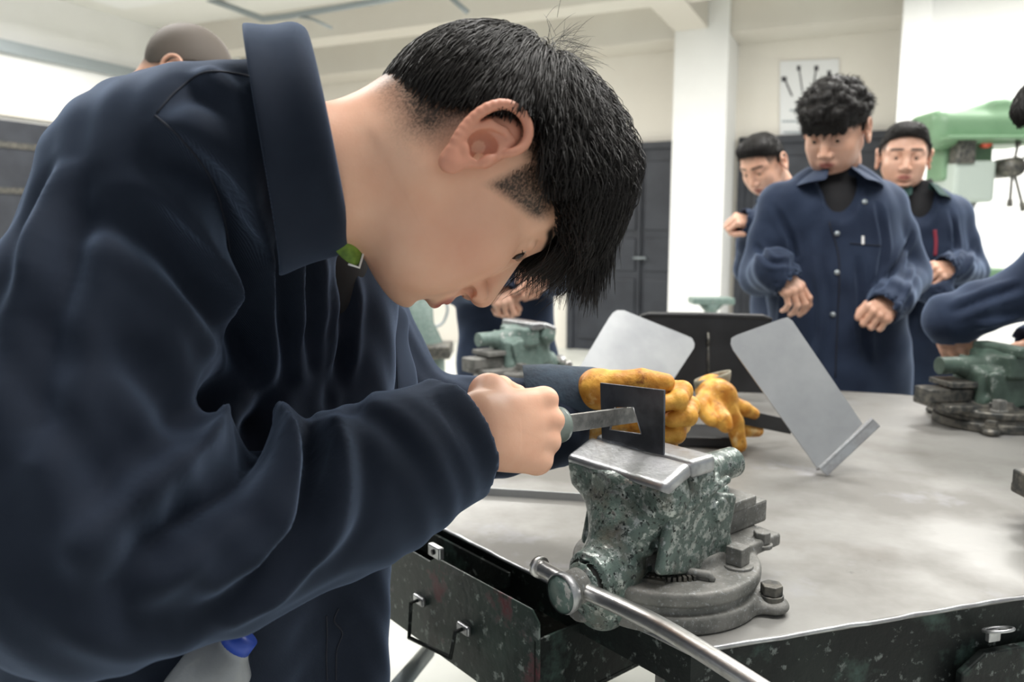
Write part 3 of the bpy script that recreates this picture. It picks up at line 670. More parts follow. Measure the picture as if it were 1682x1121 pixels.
def head_masks(P, fade=True, brow=1.0):
    x, y, z = P.T; ay = np.abs(y); S = lambda a, b, v: np.clip((v - a) / (b - a), 0, 1)
    lip = S(0.0, 1.0, 1.6*(1 - ((z+0.0592)/0.0105)**2 - (y/0.026)**2)) * (x > 0.075)
    br = np.exp(-((z - (0.0345 - 0.20*np.maximum(ay-0.040, 0) + 0.05*np.minimum(ay-0.02, 0)))/0.0042)**4) * S(0.008, 0.014, ay) * S(0.056, 0.048, ay) * (x > 0.045) * brow
    pink = np.exp(-(((x-0.060)/0.03)**2 + ((ay-0.050)/0.03)**2 + ((z+0.035)/0.028)**2)) * 0.55
    ear = (ay > 0.0752) * (np.abs(x-0.002) < 0.032) * (np.abs(z-0.004) < 0.042) * (x < 0.026)
    pink = np.maximum(pink, 0.75*ear); pink = np.maximum(pink, 0.5*np.exp(-(((x-0.10)/0.02)**2 + (y/0.02)**2 + ((z+0.034)/0.012)**2)))
    return lip, br, pink, ear
HAND = dict(mcp=[(0.088, 0.027, 0.0), (0.092, 0.006, 0.002), (0.087, -0.014, 0.0), (0.078, -0.032, -0.004)],
            ln=[(0.042, 0.025, 0.020), (0.046, 0.028, 0.021), (0.042, 0.027, 0.021), (0.034, 0.020, 0.018)], r=[0.0094, 0.0096, 0.0090, 0.0082])
def hand_sdf(h, curl, spread=(6, 1, -4, -9), thumb=((0.030, 0.032, -0.012), (0.058, 0.050, -0.022), (0.082, 0.052, -0.030), (0.100, 0.046, -0.034)), fat=1.0, left=False, wrist_back=0.05, nails=False):
    """hand in its own frame: +x to the fingers, +z back of the hand, +y thumb side (right hand)"""
    s = SDF((-wrist_back-0.035, -0.095, -0.115), (0.20, 0.095, 0.045), h)
    s.cap((-wrist_back, 0, 0), (0.005, 0, 0), 0.0265*fat, 0.027*fat, 0, flat=((0, 0, 1), 1.35))
    for i in range(4):
        m = HAND['mcp'][i]; y0 = (0.016, 0.005, -0.006, -0.016)[i]
        s.cap((0.005, y0, 0), (m[0]-0.006, m[1], m[2]-0.001), 0.0170*fat, 0.0118*fat, 0.012)
        s.ell((m[0]-0.002, m[1], m[2]+0.002), (0.0118*fat, 0.0100*fat, 0.0105*fat), k=0.008)
    s.ell((0.040, -0.020, -0.010), (0.036, 0.016, 0.013), k=0.012)
    out = []
    for i in range(4):
        m = np.array(HAND['mcp'][i]); c = curl[i]; a = 0.0; p = m; r = HAND['r'][i]*fat; sp = rad(spread[i])
        for j in range(3):
            a += rad(c[j]); d = np.array([math.cos(a)*math.cos(sp), math.cos(a)*math.sin(sp), -math.sin(a)]); q = p + d*HAND['ln'][i][j]
            s.cap(p, q, r*(1.03, 0.97, 0.90)[j], r*(0.97, 0.90, 0.78)[j], 0.005 if j == 0 else 0.0012)
            if j < 2: s.ell(q, (r*1.06,)*3, k=0.003)
            p = q
        out.append(p)
    T = [np.array(t, float) for t in thumb]
    s.cap((0.012, 0.014, -0.006), T[0], 0.016*fat, 0.0165*fat, 0.012)
    s.cap(T[0], T[1], 0.0165*fat, 0.0118*fat, 0.012); s.cap(T[1], T[2], 0.0112*fat, 0.0105*fat, 0.003); s.cap(T[2], T[3], 0.0108*fat, 0.0085*fat, 0.002)
    P, F = s.mesh()
    if left: P = P * np.array([1, -1, 1]); F = F[:, ::-1]
    return P, F
def frame(x, z):
    x = V(x).normalized(); z = V(z); z = (z - x*z.dot(x)).normalized(); return rotm(x, z.cross(x), z)
def place(P, R, o): return P @ np.array(R).T + np.array(o)
def join(parts):
    """[(P, F, attrs)] -> one mesh"""
    Ps, Fs, n = [], [], 0; keys = set(k for p in parts for k in (p[2] if len(p) > 2 else {})); at_ = {k: [] for k in keys}
    for p in parts:
        Ps.append(p[0]); Fs.append(p[1] + n); n += len(p[0])
        for k in keys: at_[k].append(p[2][k] if len(p) > 2 and k in p[2] else np.zeros(len(p[0])))
    return np.concatenate(Ps), np.concatenate(Fs), {k: np.concatenate(v) for k, v in at_.items()}
def strands(roots, step_fn, n_seg, wid, rnd, name, m, parent, R, o, taper=0.25):
    """hair locks: thin three sided strips following a field, all in the head frame"""
    P = roots.copy(); n = len(P); path = [P.copy()]; state = np.zeros((n, 3))
    for k in range(n_seg):
        P = step_fn(P, k, n_seg); path.append(P.copy())
    path = np.stack(path, 1); T = np.gradient(path, axis=1); T /= np.linalg.norm(T, axis=2, keepdims=True) + 1e-9
    a = rnd.normal(size=(n, 1, 3)); U = np.cross(T, a); U /= np.linalg.norm(U, axis=2, keepdims=True) + 1e-9; W = np.cross(T, U)
    K = n_seg + 1; ww = wid[:, None, None] * np.interp(np.arange(K), [0, n_seg*0.6, n_seg], [1, 0.9, taper])[None, :, None]
    vs = np.stack([path + (U*math.cos(t) + W*math.sin(t))*ww for t in (0, 2.094, 4.189)], 2).reshape(-1, 3)
    i = np.arange(n)[:, None, None]*K*3; k = np.arange(n_seg)[None, :, None]*3; q = np.arange(3)[None, None, :]; b = i + k
    F = np.stack([b+q, b+(q+1) % 3, b+3+(q+1) % 3, b+3+q], 3).reshape(-1, 4)
    return place(vs, R, o), F

# ------------------------------------------------------------ the boy at the vise
BOY = empty('person', (-0.30, 0.80, 0.0), 'boy in navy work coat bending over the front vise with a file in his fist', 'person')
psi, th = rad(20), rad(64)
HF = V((math.cos(th)*math.cos(psi), math.cos(th)*math.sin(psi), -math.sin(th)))
HU = V((math.sin(th)*math.cos(psi), math.sin(th)*math.sin(psi), math.cos(th))); HL = HU.cross(HF)
HR = rotm(HF, HL, HU)
EAR = at(790, 245, 0.572); HO = EAR - HL*(-0.074)
HRi = HR.transposed()
def tohead(p): return HRi @ (V(p) - HO)
NB = at(480, 258, 0.655)            # neck base
hp, hf = head_sdf(0.0011, True, neck=tuple(tohead(NB)), neck_r=(0.045, 0.049))
lip, br, pink, ear = head_masks(hp)
x, y, z = hp.T
S_ = lambda a, b, v: np.clip((v - a) / (b - a), 0, 1)
# cropped hair on the skull: nape fade and temples
hl = 0.030 + 0.35*np.maximum(x - 0.005, 0)                        # lower edge in front of the ear
rs = np.random.RandomState(3)
nape = S_(-0.052, -0.020, z + 0.10*(x+0.08)) * S_(-0.008, -0.032, x)
side = S_(0.026, 0.038, z) * (x > -0.03)
burn = S_(-0.006, 0.004, z - 0.65*(x-0.031)) * S_(0.072, 0.060, x) * S_(0.020, 0.028, x)
templ = S_(0.024, 0.036, z) * S_(0.070, 0.058, x)
stub = np.maximum(np.maximum(nape, np.minimum(side, S_(0.070, 0.060, x))), np.maximum(burn, templ)) * (1 - ear) * (x < 0.075)
stub = np.clip(stub * (0.72 + 0.45*rs.rand(len(x))), 0, 1) ** 1.3
head_part = (place(hp, HR, HO), hf, dict(lip=lip, brow=br, pink=pink, stub=stub))
# right hand: a fist round the file handle
VR = Matrix.Rotation(math.atan2(RV.y, RV.x), 3, 'Z')
def vl(x, y, z): return VB + VR @ V((x, y, z))
def onpl(px, py, p0, n):
    d = ray(px, py); c = V((0, 0, CAMZ)); return c + d*((p0 - c).dot(n) / d.dot(n))
PP = vl(0, -0.0385, 0.17); PN = VR @ V((0, 1, 0))
FS = onpl(1027, 683, PP, PN)
def fl(t, z=0.0): return FS + FV*t + V((0, 0, z + 0.05*t))
dors = V((0.52, -0.80, 0.28)).normalized()
hx = (-FV*1.0 + V((0, 0, -0.14))).normalized()
Rh = frame(hx, dors)
mcp_w = fl(0.137) - PN*0.0 + RV*0.026 + V((0, 0, 0.006))
Ho = mcp_w - Rh @ V((0.088, 0.0, 0.0))
fist = [(62, 92, 58), (66, 94, 58), (70, 95, 58), (72, 96, 58)]
hp2, hf2 = hand_sdf(0.00125, fist, spread=(3, 0, -3, -6), thumb=((0.032, 0.034, -0.018), (0.060, 0.042, -0.034), (0.088, 0.036, -0.044), (0.108, 0.026, -0.048)), fat=1.03, wrist_back=0.055)
right_hand = (place(hp2, Rh, Ho), hf2)
# hidden body under the coat: torso, arms, hips
s = SDF((-0.62, 0.40, 0.78), (0.05, 1.12, 1.42), 0.008)
PEL = V((-0.36, 0.80, 0.92)); CH = V((-0.30, 0.78, 1.16)); SH_R = V((-0.272, 0.625, 1.262)); SH_L = V((-0.235, 0.925, 1.262)); EL = V((-0.262, 0.497, 1.012)); WR = Ho
s.chain([PEL, CH], [0.12, 0.11]); s.cap(CH, NB - V((0.03, 0, 0)), 0.08, 0.045, 0.03); s.cap(SH_R + V((0, 0.03, -0.02)), SH_L - V((0, 0.03, 0.02)), 0.035, 0.035, 0.02)
s.chain([SH_R, V((-0.298, 0.530, 1.08)), V((-0.255, 0.520, 1.006)), V((-0.135, 0.630, 1.015)), V((-0.085, 0.676, 1.030))], [0.035, 0.033, 0.030, 0.028, 0.026], 0.01)
LH_W = V((0.078, 0.955, 1.033)); EL_L = V((-0.13, 0.96, 1.00)); s.chain([SH_L, EL_L, LH_W], [0.045, 0.038, 0.028], 0.02)
tb = s.mesh()
Pj, Fj, Aj = join([head_part, right_hand, tb])
obj('body', Pj, Fj, M_skin, BOY, attrs=Aj)
# eyes
for yy in (-1, 1):
    c = V((0.0762, yy*0.0315, 0.0082)); s = SDF(tuple(c - V((0.014,)*3)), tuple(c + V((0.014,)*3)), 0.001); s.ell(c, (0.0125,)*3); e = s.mesh()
    eo = obj('eye', place(e[0], HR, HO), e[1], M_eye, BOY)
    c2 = c + V((0.0105, yy*0.003, -0.003)); s = SDF(tuple(c2 - V((0.009,)*3)), tuple(c2 + V((0.009,)*3)), 0.0008); s.ell(c2, (0.0028, 0.0058, 0.0058)); e = s.mesh(); obj('iris', place(e[0], HR, HO), e[1], M_iris, eo)
mb = MB()
for yy in (-1, 1):
    mb = MB()
    for k in range(14):
        t = k/13; a = V((0.0885 - 0.007*t*t, yy*(0.019+0.024*t), 0.0075 + 0.001*math.sin(math.pi*t))); mb.tube([a, a+V((0.0035, yy*0.001*t, -0.0010)), a + V((0.006, yy*0.003*t, 0.0005))], [0.00028, 0.00024, 0.0001], 4)
    obj('eyelashes', place(np.array([list(v) for v in mb.v]), HR, HO), mb.f, M_hair, BOY)

# hair
WH = np.array([-0.040, -0.010, 0.117]); CC = np.array([0.005, 0, 0.030]); CR = np.array([0.087, 0.0755, 0.086])
def scalp(d): return CC + d*CR / 1.0
s = SDF((-0.13, -0.105, -0.03), (0.135, 0.105, 0.15), 0.002)
s.ell(CC + np.array([0.006, 0, 0.006]), (0.089, 0.080, 0.089))
s.ell((0.050, 0, 0.080), (0.046, 0.058, 0.040), k=0.025)
# keep what is above the hair line
nrm = np.array([0.30, 0, 1.0]); s.cutplane((0, 0, 0.046), (0.0, 0, -1.0)); s.cutplane((0.070, 0, 0.052), (0.35, 0, -1.0))
hc0 = SDF((-0.13, -0.105, -0.06), (0.0, 0.105, 0.06), 0.002); hc0.ell(CC + np.array([0.000, 0, 0.002]), (0.0895, 0.0775, 0.088)); hc0.cutplane((-0.012, 0, 0.046), (1.0, 0, -0.9)); hc1 = hc0.mesh()
hc = s.mesh(); hcP = smoothm(hc[0], hc[1], 3)
rs = np.random.RandomState(11)
def cloud(n):
    d = rs.normal(size=(n*4, 3)); d /= np.linalg.norm(d, axis=1, keepdims=True); P = CC + d*CR*1.01
    x, y, z = P.T; keep = (z > np.where(x > 0.0, 0.038, np.maximum(0.038 + 0.95*x, -0.028))) & (x < 0.080)
    return P[keep][:n]
GR = np.array(HRi @ V((0, 0, -1)))
def zlim(x): return np.where(x > 0.0, 0.030, np.maximum(0.030 + 0.95*x, -0.036)) + 0.016*np.exp(-((x-0.004)/0.022)**2)
def mkfield(n, amp, lift, stepl, gpull):
    clump = rs.normal(size=(n, 3)) * amp; lf = lift * (0.4 + 0.9*rs.rand(n)); sl = stepl * (0.6 + 0.7*rs.rand(n)); gp = gpull*(0.5+rs.rand(n)); yaw = rs.normal(size=n)*0.10; jz = rs.normal(size=n)
    def f(P, k, K):
        q = (P - CC) / CR; rr = np.linalg.norm(q, axis=1); nn = q / CR; nn /= np.linalg.norm(nn, axis=1, keepdims=True)
        d = P - WH; d = d - nn * np.sum(d*nn, 1, keepdims=True); d /= np.linalg.norm(d, axis=1, keepdims=True) + 1e-6
        sw = np.cross(nn, d); d = d + sw*(0.22 + yaw[:, None]); 
        g = GR[None] - nn * np.minimum(np.sum(GR[None]*nn, 1, keepdims=True), 0)
        t = (k+1)/K; d = d + g*gp[:, None]*t + clump*t
        want = 1.0 + (lf * (0.60 + 1.7*np.clip((P[:, 0]+0.05)/0.11, 0, 1)) * math.sin(min(1, t*1.25)*math.pi*0.62)) / 0.085
        d = d / (np.linalg.norm(d, axis=1, keepdims=True) + 1e-6)
        Q = P + d*sl[:, None]; q = (Q - CC) / CR; r2 = np.linalg.norm(q, axis=1); front = np.clip((Q[:, 0]-0.045)/0.03, 0, 1) * np.clip((0.10 - Q[:, 2])/0.03, 0, 1)
        tgt = np.maximum(want, np.where(front > 0.2, r2, 0)); tgt = np.where((r2 > want) & (front > 0.2), r2, want)
        Q = CC + q / r2[:, None] * tgt[:, None] * CR
        low = ((Q[:, 2] < zlim(Q[:, 0]) + 0.006*jz) & (Q[:, 0] < 0.056)) | ((Q[:, 1] < -0.038) & (Q[:, 0] >= 0.056) & (Q[:, 2] < 0.044 + 0.004*jz))
        return np.where(low[:, None], P + (Q-P)*0.04, Q)
    return f
R1 = cloud(21000); SP1, SF1 = strands(R1, mkfield(len(R1), 0.10, 0.015, 0.0062, 0.30), 9, 0.00026 + 0.00026*rs.rand(len(R1)), rs, 'hair', M_hair, BOY, HR, HO)
# fringe: from the front hairline, hanging with gravity
n = 7000; yv = rs.uniform(-0.047, 0.062, n); a_ = rs.uniform(-0.35, 1.0, n)
fr = np.stack([0.070*a_, yv, 0.03], 1) if False else np.stack([0.030 + 0.052*a_*np.sqrt(np.clip(1-(yv/0.07)**2, 0.05, 1)), yv, np.zeros(n)], 1)
fr[:, 2] = CC[2] + CR[2]*np.sqrt(np.clip(1 - ((fr[:, 0]-CC[0])/CR[0])**2 - (fr[:, 1]/CR[1])**2, 0.02, 1)); fr[:, 2] = np.maximum(fr[:, 2], 0.050)
def fringe_step(seed):
    r = np.random.RandomState(seed); jit = r.normal(size=(n, 3))*0.16; ln = 0.0078*(0.65+0.55*r.rand(n)); out = 0.5 + 0.5*r.rand(n)
    def f(P, k, K):
        t = k/(K-1); q = (P-CC)/CR; nn = q/CR; nn /= np.linalg.norm(nn, axis=1, keepdims=True)
        d0 = np.array([0.80, 0, 0.12])[None] + nn*0.55*out[:, None]*(1-t); d = d0*(1-t)**1.2 + GR[None]*(0.35+1.0*t) + np.stack([0*t*q[:, 0], -q[:, 1]*0.35*t, -0.25*t+0*q[:, 0]], 1) + jit*t
        d /= np.linalg.norm(d, axis=1, keepdims=True); Q = P + d*ln[:, None]
        q = (Q-CC)/CR; r2 = np.linalg.norm(q, axis=1); mn = 1.06; return np.where((r2 < mn)[:, None], CC + q/r2[:, None]*mn*CR, Q)
    return f
SP2, SF2 = strands(fr, fringe_step(4), 10, 0.00034 + 0.0003*rs.rand(n), rs, 'hair', M_hair, BOY, HR, HO)
# short cropped hair on nape and temples
d = rs.normal(size=(26000, 3)); d /= np.linalg.norm(d, axis=1, keepdims=True); Pn = CC + d*CR*0.995; xx, yy, zz = Pn.T
kz = ((xx < -0.02) & (zz > -0.045 - 0.10*(xx+0.08)) & (rs.rand(len(xx)) < np.clip((zz + 0.045)/0.05, 0.03, 1))) | ((xx > 0.022) & (xx < 0.066) & (zz > 0.65*(xx-0.031)) & (zz < 0.07)) | ((np.abs(xx+0.01) < 0.04) & (zz > 0.034))
Pn = Pn[kz & (np.abs(yy) > 0.0)]
def crop(P, k, K):
    q = (P - CC)/CR; nn = q/CR; nn /= np.linalg.norm(nn, axis=1, keepdims=True); d = P - WH; d -= nn*np.sum(d*nn, 1, keepdims=True); d /= np.linalg.norm(d, axis=1, keepdims=True)+1e-6
    return P + (nn*0.35 + d*0.9)*0.0022
SP3, SF3 = strands(Pn, crop, 2, np.full(len(Pn), 0.00022), rs, 'hair', M_hair, BOY, HR, HO)
# a few stray hairs at the crown
n4 = 90; W4 = CC + (WH-CC)*0.99 + rs.normal(size=(n4, 3))*np.array([0.010, 0.010, 0.003]); dir4 = rs.normal(size=(n4, 3))*0.5 + np.array([0.05, -0.1, 0.9])
def stray(P, k, K):
    return P + (dir4/np.linalg.norm(dir4, axis=1, keepdims=True) + np.array([0.25, 0, -0.1])*k*0.3) * 0.0048
SP4, SF4 = strands(W4, stray, 6, np.full(n4, 0.00018), rs, 'hair', M_hair, BOY, HR, HO)
Ph, Fh, _ = join([(place(hcP, HR, HO), hc[1]), (place(smoothm(hc1[0], hc1[1], 3), HR, HO), hc1[1]), (SP1, SF1), (SP2, SF2), (SP3, SF3), (SP4, SF4)])
obj('hair', Ph, Fh, M_hair, BOY)

# coat
h = 0.0042
s = SDF((-0.62, 0.36, 0.60), (0.09, 1.14, 1.44), h)
s.chain([V((-0.365, 0.80, 0.60)), V((-0.355, 0.79, 0.90)), V((-0.325, 0.785, 1.10)), V((-0.300, 0.775, 1.20))], [0.175, 0.168, 0.158, 0.140], 0.06, flat=(V((0, 1, 0)), 0.92))
s.ell((-0.280, 0.785, 1.240), (0.140, 0.165, 0.105), R=Matrix.Rotation(rad(30), 3, 'Y'), k=0.06)
NC = at(530, 236, 0.632); cn = V((0.945, 0.23, 0.17)).normalized()
s.cyl(NC - cn*0.02, NC - cn*0.003, 0.070, 0.005, k=0.01); s.chain([NC - cn*0.075, V((-0.27, 0.73, 1.262))], [0.070, 0.085], 0.05)                                             # yoke up to the collar
s.cap((-0.285, 0.655, 1.262), (-0.25, 0.93, 1.25), 0.068, 0.070, 0.07)                                # shoulders
s.cap((-0.150, 0.79, 1.20), (-0.165, 0.79, 0.62), 0.030, 0.030, 0.07)                                 # hanging front edge
# right sleeve
s.chain([V((-0.280, 0.632, 1.262)), V((-0.300, 0.570, 1.165)), V((-0.298, 0.520, 1.08)), V((-0.275, 0.500, 1.022))], [0.072, 0.075, 0.074, 0.074], 0.045)
s.chain([V((-0.275, 0.500, 1.024)), V((-0.215, 0.545, 1.016)), V((-0.135, 0.625, 1.022)), V((-0.108, 0.650, 1.030))], [0.074, 0.070, 0.065, 0.060], 0.03)
s.cyl(V((-0.115, 0.645, 1.028)), V((-0.050, 0.705, 1.047)), 0.0590, 0.003, k=0.03)
cd = (V((-0.066, 0.690, 1.043)) - V((-0.135, 0.625, 1.022))).normalized()
s.cap(V((-0.080, 0.677, 1.040)), V((0.03, 0.78, 1.07)), 0.050, 0.050, mode='s', k=0.004)              # open cuff
# left sleeve
s.chain([V((-0.235, 0.925, 1.25)), V((-0.17, 0.975, 1.06)), V((-0.13, 0.960, 1.00))], [0.072, 0.066, 0.062], 0.05)
s.chain([V((-0.13, 0.960, 1.00)), V((-0.03, 0.955, 0.995)), V((0.045, 0.955, 1.000))], [0.062, 0.062, 0.056], 0.02)
# neck opening
nd = cn
s.cap(NC - cn*0.03, NC + nd*0.14, 0.059, 0.063, mode='s', k=0.006)
cP, cF = s.mesh(); cP = smoothm(cP, cF, 2)
FOLDS = [
 ([(470, 95), (440, 150), (455, 250), (480, 360)], 0.008, -0.004),
 ([(560, 560), (540, 620), (545, 690), (600, 650)], 0.008, -0.002),
 ([(255, 205), (330, 210), (400, 260), (430, 330), (450, 430)], 0.016, 0.007),
 ([(225, 240), (330, 300), (390, 400), (405, 520), (400, 640)], 0.014, -0.012),
 ([(300, 300), (360, 420), (370, 560)], 0.016, 0.005),
 ([(420, 250), (455, 380), (470, 520), (475, 640)], 0.012, -0.010),
 ([(500, 360), (510, 480), (505, 620)], 0.010, -0.008),
 ([(560, 420), (570, 520), (555, 640)], 0.009, -0.007),
 ([(120, 260), (70, 380), (45, 520)], 0.014, 0.006),
 ([(150, 330), (100, 450), (70, 600), (60, 760)], 0.016, -0.007),
 ([(150, 340), (260, 400), (360, 520), (420, 640)], 0.016, -0.009),
 ([(440, 640), (420, 700), (380, 780), (260, 880), (160, 980)], 0.017, -0.014),
 ([(430, 600), (400, 660), (330, 740), (240, 820), (120, 960)], 0.018, 0.008),
 ([(500, 690), (515, 760), (500, 860), (440, 950), (330, 1010)], 0.013, -0.012),
 ([(460, 690), (470, 780), (440, 870), (360, 950)], 0.015, 0.008),
 ([(540, 680), (560, 760), (555, 860), (510, 930)], 0.014, 0.005),
 ([(560, 650), (640, 700), (720, 790)], 0.016, -0.003),
 ([(150, 960), (240, 1010), (380, 1020)], 0.018, -0.005),
 ([(60, 700), (110, 850), (180, 960)], 0.020, 0.005),
 ([(200, 560), (270, 650), (320, 720)], 0.020, -0.005),
 ([(330, 110), (390, 170), (430, 240)], 0.010, 0.005),
 ([(455, 115), (420, 170), (440, 280), (455, 340)], 0.007, -0.004),
 ([(700, 625), (740, 700), (790, 800)], 0.0025, -0.0012),
]
cP = smoothm(folds(cP, cF, FOLDS), cF, 2)
x, y, z = cP.T; nn = normals(cP, cF)
wob = 0.0007*np.sin(x*61 + 3*np.sin(y*23) + z*17) * np.sin(y*47 + z*39 + 2*np.sin(x*31)) + 0.0008*np.sin(x*140+z*90+4*np.sin(y*40))
cP = cP + nn*wob[:, None]
coat = obj('work_coat', cP, cF, M_navy, BOY)
cbvh = BVHTree.FromPolygons([V(p) for p in cP], [tuple(f) for f in cF])
def stitched(name, pl, r, m=M_seam, par=coat, lift=0.0002, n=40):
    pts = []
    for q in smooth_line([(a, b, 0) for a, b in pl], n):
        hit = cbvh.ray_cast(V((0, 0, CAMZ)), ray(q[0], q[1]).normalized())
        if hit[0] is not None and (not pts or (hit[0]-pts[-1]).length < 0.03): pts.append(hit[0] + hit[1]*lift)
    if len(pts) > 2:
        mb = MB(); mb.tube(pts, r, 6); return mb.build(name, m, par)
stitched('yoke_seam', [(258, 186), (290, 150), (335, 120), (390, 122), (440, 135)], 0.0009)
stitched('sleeve_seam', [(255, 190), (300, 230), (350, 300), (375, 400), (385, 520), (390, 620)], 0.0008)
stitched('front_edge', [(536, 1012), (537, 1040), (536, 1080), (537, 1118)], 0.0010)
stitched('pocket_edge', [(556, 1000), (549, 1020), (562, 1040), (553, 1070), (552, 1118)], 0.0010)
stitched('cuff_seam', [(690, 626), (735, 690), (780, 770), (800, 835)], 0.0007)
# collar: a stand and fall lofted round the neck
cu = (V((0, 0, 1)) - cn*cn.z).normalized(); cs = cu.cross(cn)   # cs points away from / towards the camera
if cs.y > 0: cs = -cs                       # towards the camera
def collar(cen, ax, up, side, rr, ro, drop, name, m, par, gap=38, stand=0.022, th=0.0035, flare=None, peak=0.0, n=56, sc=(1.0, 1.0)):
    rows = []
    for i in range(n):
        t = rad(gap + (360-2*gap)*i/(n-1)) ; # 0 = front (down), 180 = nape (up)
        dirv = -up*math.cos(t)*sc[0] + side*math.sin(t)*sc[1]; e = abs(i/(n-1)-0.5)*2           # 0 nape .. 1 tips
        rlen = ro + (flare or 0)*e**2; dp = drop*(1+0.35*e**3)
        a0_ = cen + dirv*(rr*0.97) - ax*stand; a1_ = cen + dirv*rr*1.0 ; a2_ = cen + dirv*(rr+0.006) + ax*0.006
        a3_ = cen + dirv*(rr + 0.014) - ax*0.004; a4_ = cen + dirv*(rr + (rlen-rr)*0.6) - ax*(dp*0.5); a5_ = cen + dirv*rlen - ax*dp
        rows.append([a0_, a1_, a2_, a3_, a4_, a5_])
    vs = [p for r in rows for p in r]; fs = [(i*6+j, i*6+j+1, (i+1)*6+j+1, (i+1)*6+j) for i in range(n-1) for j in range(5)]
    return obj(name, [list(v) for v in vs], fs, m, par, solid=th, subsurf=2)
cl = collar(NC, cn, cu, cs, 0.073, 0.089, 0.040, 'collar', M_navy, BOY, gap=13, flare=0.006, th=0.004, sc=(1.03, 1.10))
# black shirt under the coat and its green collar
s = SDF((-0.32, 0.58, 1.10), (-0.06, 0.90, 1.42), 0.004); s.cyl(NC - nd*0.06, NC - nd*0.003, 0.0600, 0.002); s.ell(V((-0.19, 0.76, 1.21)), (0.06, 0.075, 0.07), k=0.03)
s.cap(NC - nd*0.06, NC + nd*0.14, 0.050, 0.054, mode='s')
sh = s.mesh(); obj('black_shirt', sh[0], sh[1], M_black, BOY)
def leaf(name, pts, m, par, th=0.002):
    """small curved cloth patch from a px outline at given depths"""
    c = sum((at(*p) for p in pts), V((0,0,0)))/len(pts); vs = [at(*p) for p in pts] + [c + V((0.002, -0.006, 0.0))]
    return obj(name, [list(v) for v in vs], [(i, (i+1) % len(pts), len(pts)) for i in range(len(pts))], m, par, solid=th, subsurf=2)
gc = leaf('green_collar', [(541, 402, 0.598), (556, 384, 0.602), (572, 376, 0.606), (588, 378, 0.61), (596, 395, 0.612), (596, 418, 0.61), (590, 440, 0.605), (574, 436, 0.60), (556, 420, 0.597)], M_rag, BOY)
mb = MB(); mb.tube([at(587, 378, 0.607), at(596, 392, 0.608), at(597, 416, 0.608), at(590, 440, 0.602), at(572, 434, 0.597)], 0.0009, 8); mb.build('collar_piping', M_white, gc)
# lapels hanging open on the far side
def sheet(name, rows, m, par, th=0.003, sub=2):
    """cloth sheet from rows of (px, py, Y)"""
    k = len(rows[0]); vs = [list(at(*p)) for r in rows for p in r]
    return obj(name, vs, [(i*k+j, i*k+j+1, (i+1)*k+j+1, (i+1)*k+j) for i in range(len(rows)-1) for j in range(k-1)], m, par, solid=th, subsurf=sub)
sheet('lapel', [[(618, 455, 0.77), (634, 470, 0.80)], [(625, 500, 0.78), (655, 498, 0.81), ][:2], [(640, 540, 0.79), (678, 520, 0.83)], [(645, 570, 0.80), (668, 556, 0.83)], [(650, 600, 0.80), (680, 590, 0.84)], [(650, 640, 0.80), (688, 615, 0.84)], [(650, 690, 0.80), (690, 680, 0.84)]], M_navy, BOY)
# glove on the left hand
gx = V((0.985, 0.04, 0.04)).normalized(); Rg = frame(gx, V((0.02, 0.96, 0.22)))
# left hand, back of the hand away from the camera, fingers folding towards it, thumb along the top
gl = [(38, 78, 50), (30, 80, 52), (34, 82, 52), (30, 70, 45)]
gp_, gf_ = hand_sdf(0.0016, gl, spread=(4, 1, -5, -10), thumb=((0.020, 0.036, -0.020), (0.040, 0.046, -0.030), (0.070, 0.050, -0.034), (0.098, 0.046, -0.036)), fat=1.28, left=False, wrist_back=0.035)
# mirror so that the thumb side is up
Mg = np.array(Rg); 
zax = V((Mg[0, 2], Mg[1, 2], Mg[2, 2])); yax = V((0, -0.22, 0.97)); yax = (yax - gx*yax.dot(gx)).normalized(); zax = (V((0, 1, 0)) - gx*gx.y - yax*yax.y).normalized()
Rg2 = rotm(gx, yax, zax)                     # x fingers, y thumb (up), z back of hand (away from the camera): mirrored handedness = left hand
det = np.linalg.det(np.array(Rg2)); 
GO = V((0.082, 0.955, 1.018))
obj('leather_glove', place(gp_, Rg2, GO), gf_ if det > 0 else gf_[:, ::-1], M_leather, BOY)
mb = MB(); mb.tube([V((0.020, 0.953, 1.028)), V((0.05, 0.953, 1.033)), V((0.075, 0.954, 1.034)), V((0.100, 0.955, 1.034)), V((0.112, 0.955, 1.034))], [0.044, 0.040, 0.036, 0.0345, 0.031], 32, caps=False); mb.build('glove_cuff', M_cuffk, BOY, solid=0.003)
# trousers, shoes
def legs(person, hips, feet, m=M_trouser, r=(0.078, 0.062, 0.055), h=0.012, knees=None, face=V((1, 0, 0))):
    s = SDF(tuple(np.minimum.reduce([np.array(p) for p in hips+feet]) - 0.20), tuple(np.maximum.reduce([np.array(p) for p in hips+feet]) + 0.20), h)
    for i in (0, 1):
        a = V(hips[i]); b = V(feet[i]); k = (a+b)/2 + face*0.03; s.chain([a, k, V((b.x, b.y, 0.07))], list(r), 0.03)
    s.cap(hips[0], hips[1], 0.085, 0.085, 0.05); P, F = s.mesh(); obj('trousers', P, F, m, person)
    for i in (0, 1):
        b = V(feet[i]); f = face.normalized(); s = SDF((b.x-0.2, b.y-0.2, -0.01), (b.x+0.2, b.y+0.2, 0.13), 0.006)
        s.chain([b + V((0, 0, 0.045)) - f*0.03, b + V((0, 0, 0.04)) + f*0.08, b + V((0, 0, 0.03)) + f*0.16], [0.045, 0.042, 0.035], 0.02); s.cap(b + V((0, 0, 0.10)), b + V((0, 0, 0.05)), 0.042, 0.045, 0.02)
        s.cutplane((0, 0, 0.001), (0, 0, -1)); P, F = s.mesh(); obj('shoe', P, F, M_shoe, person)
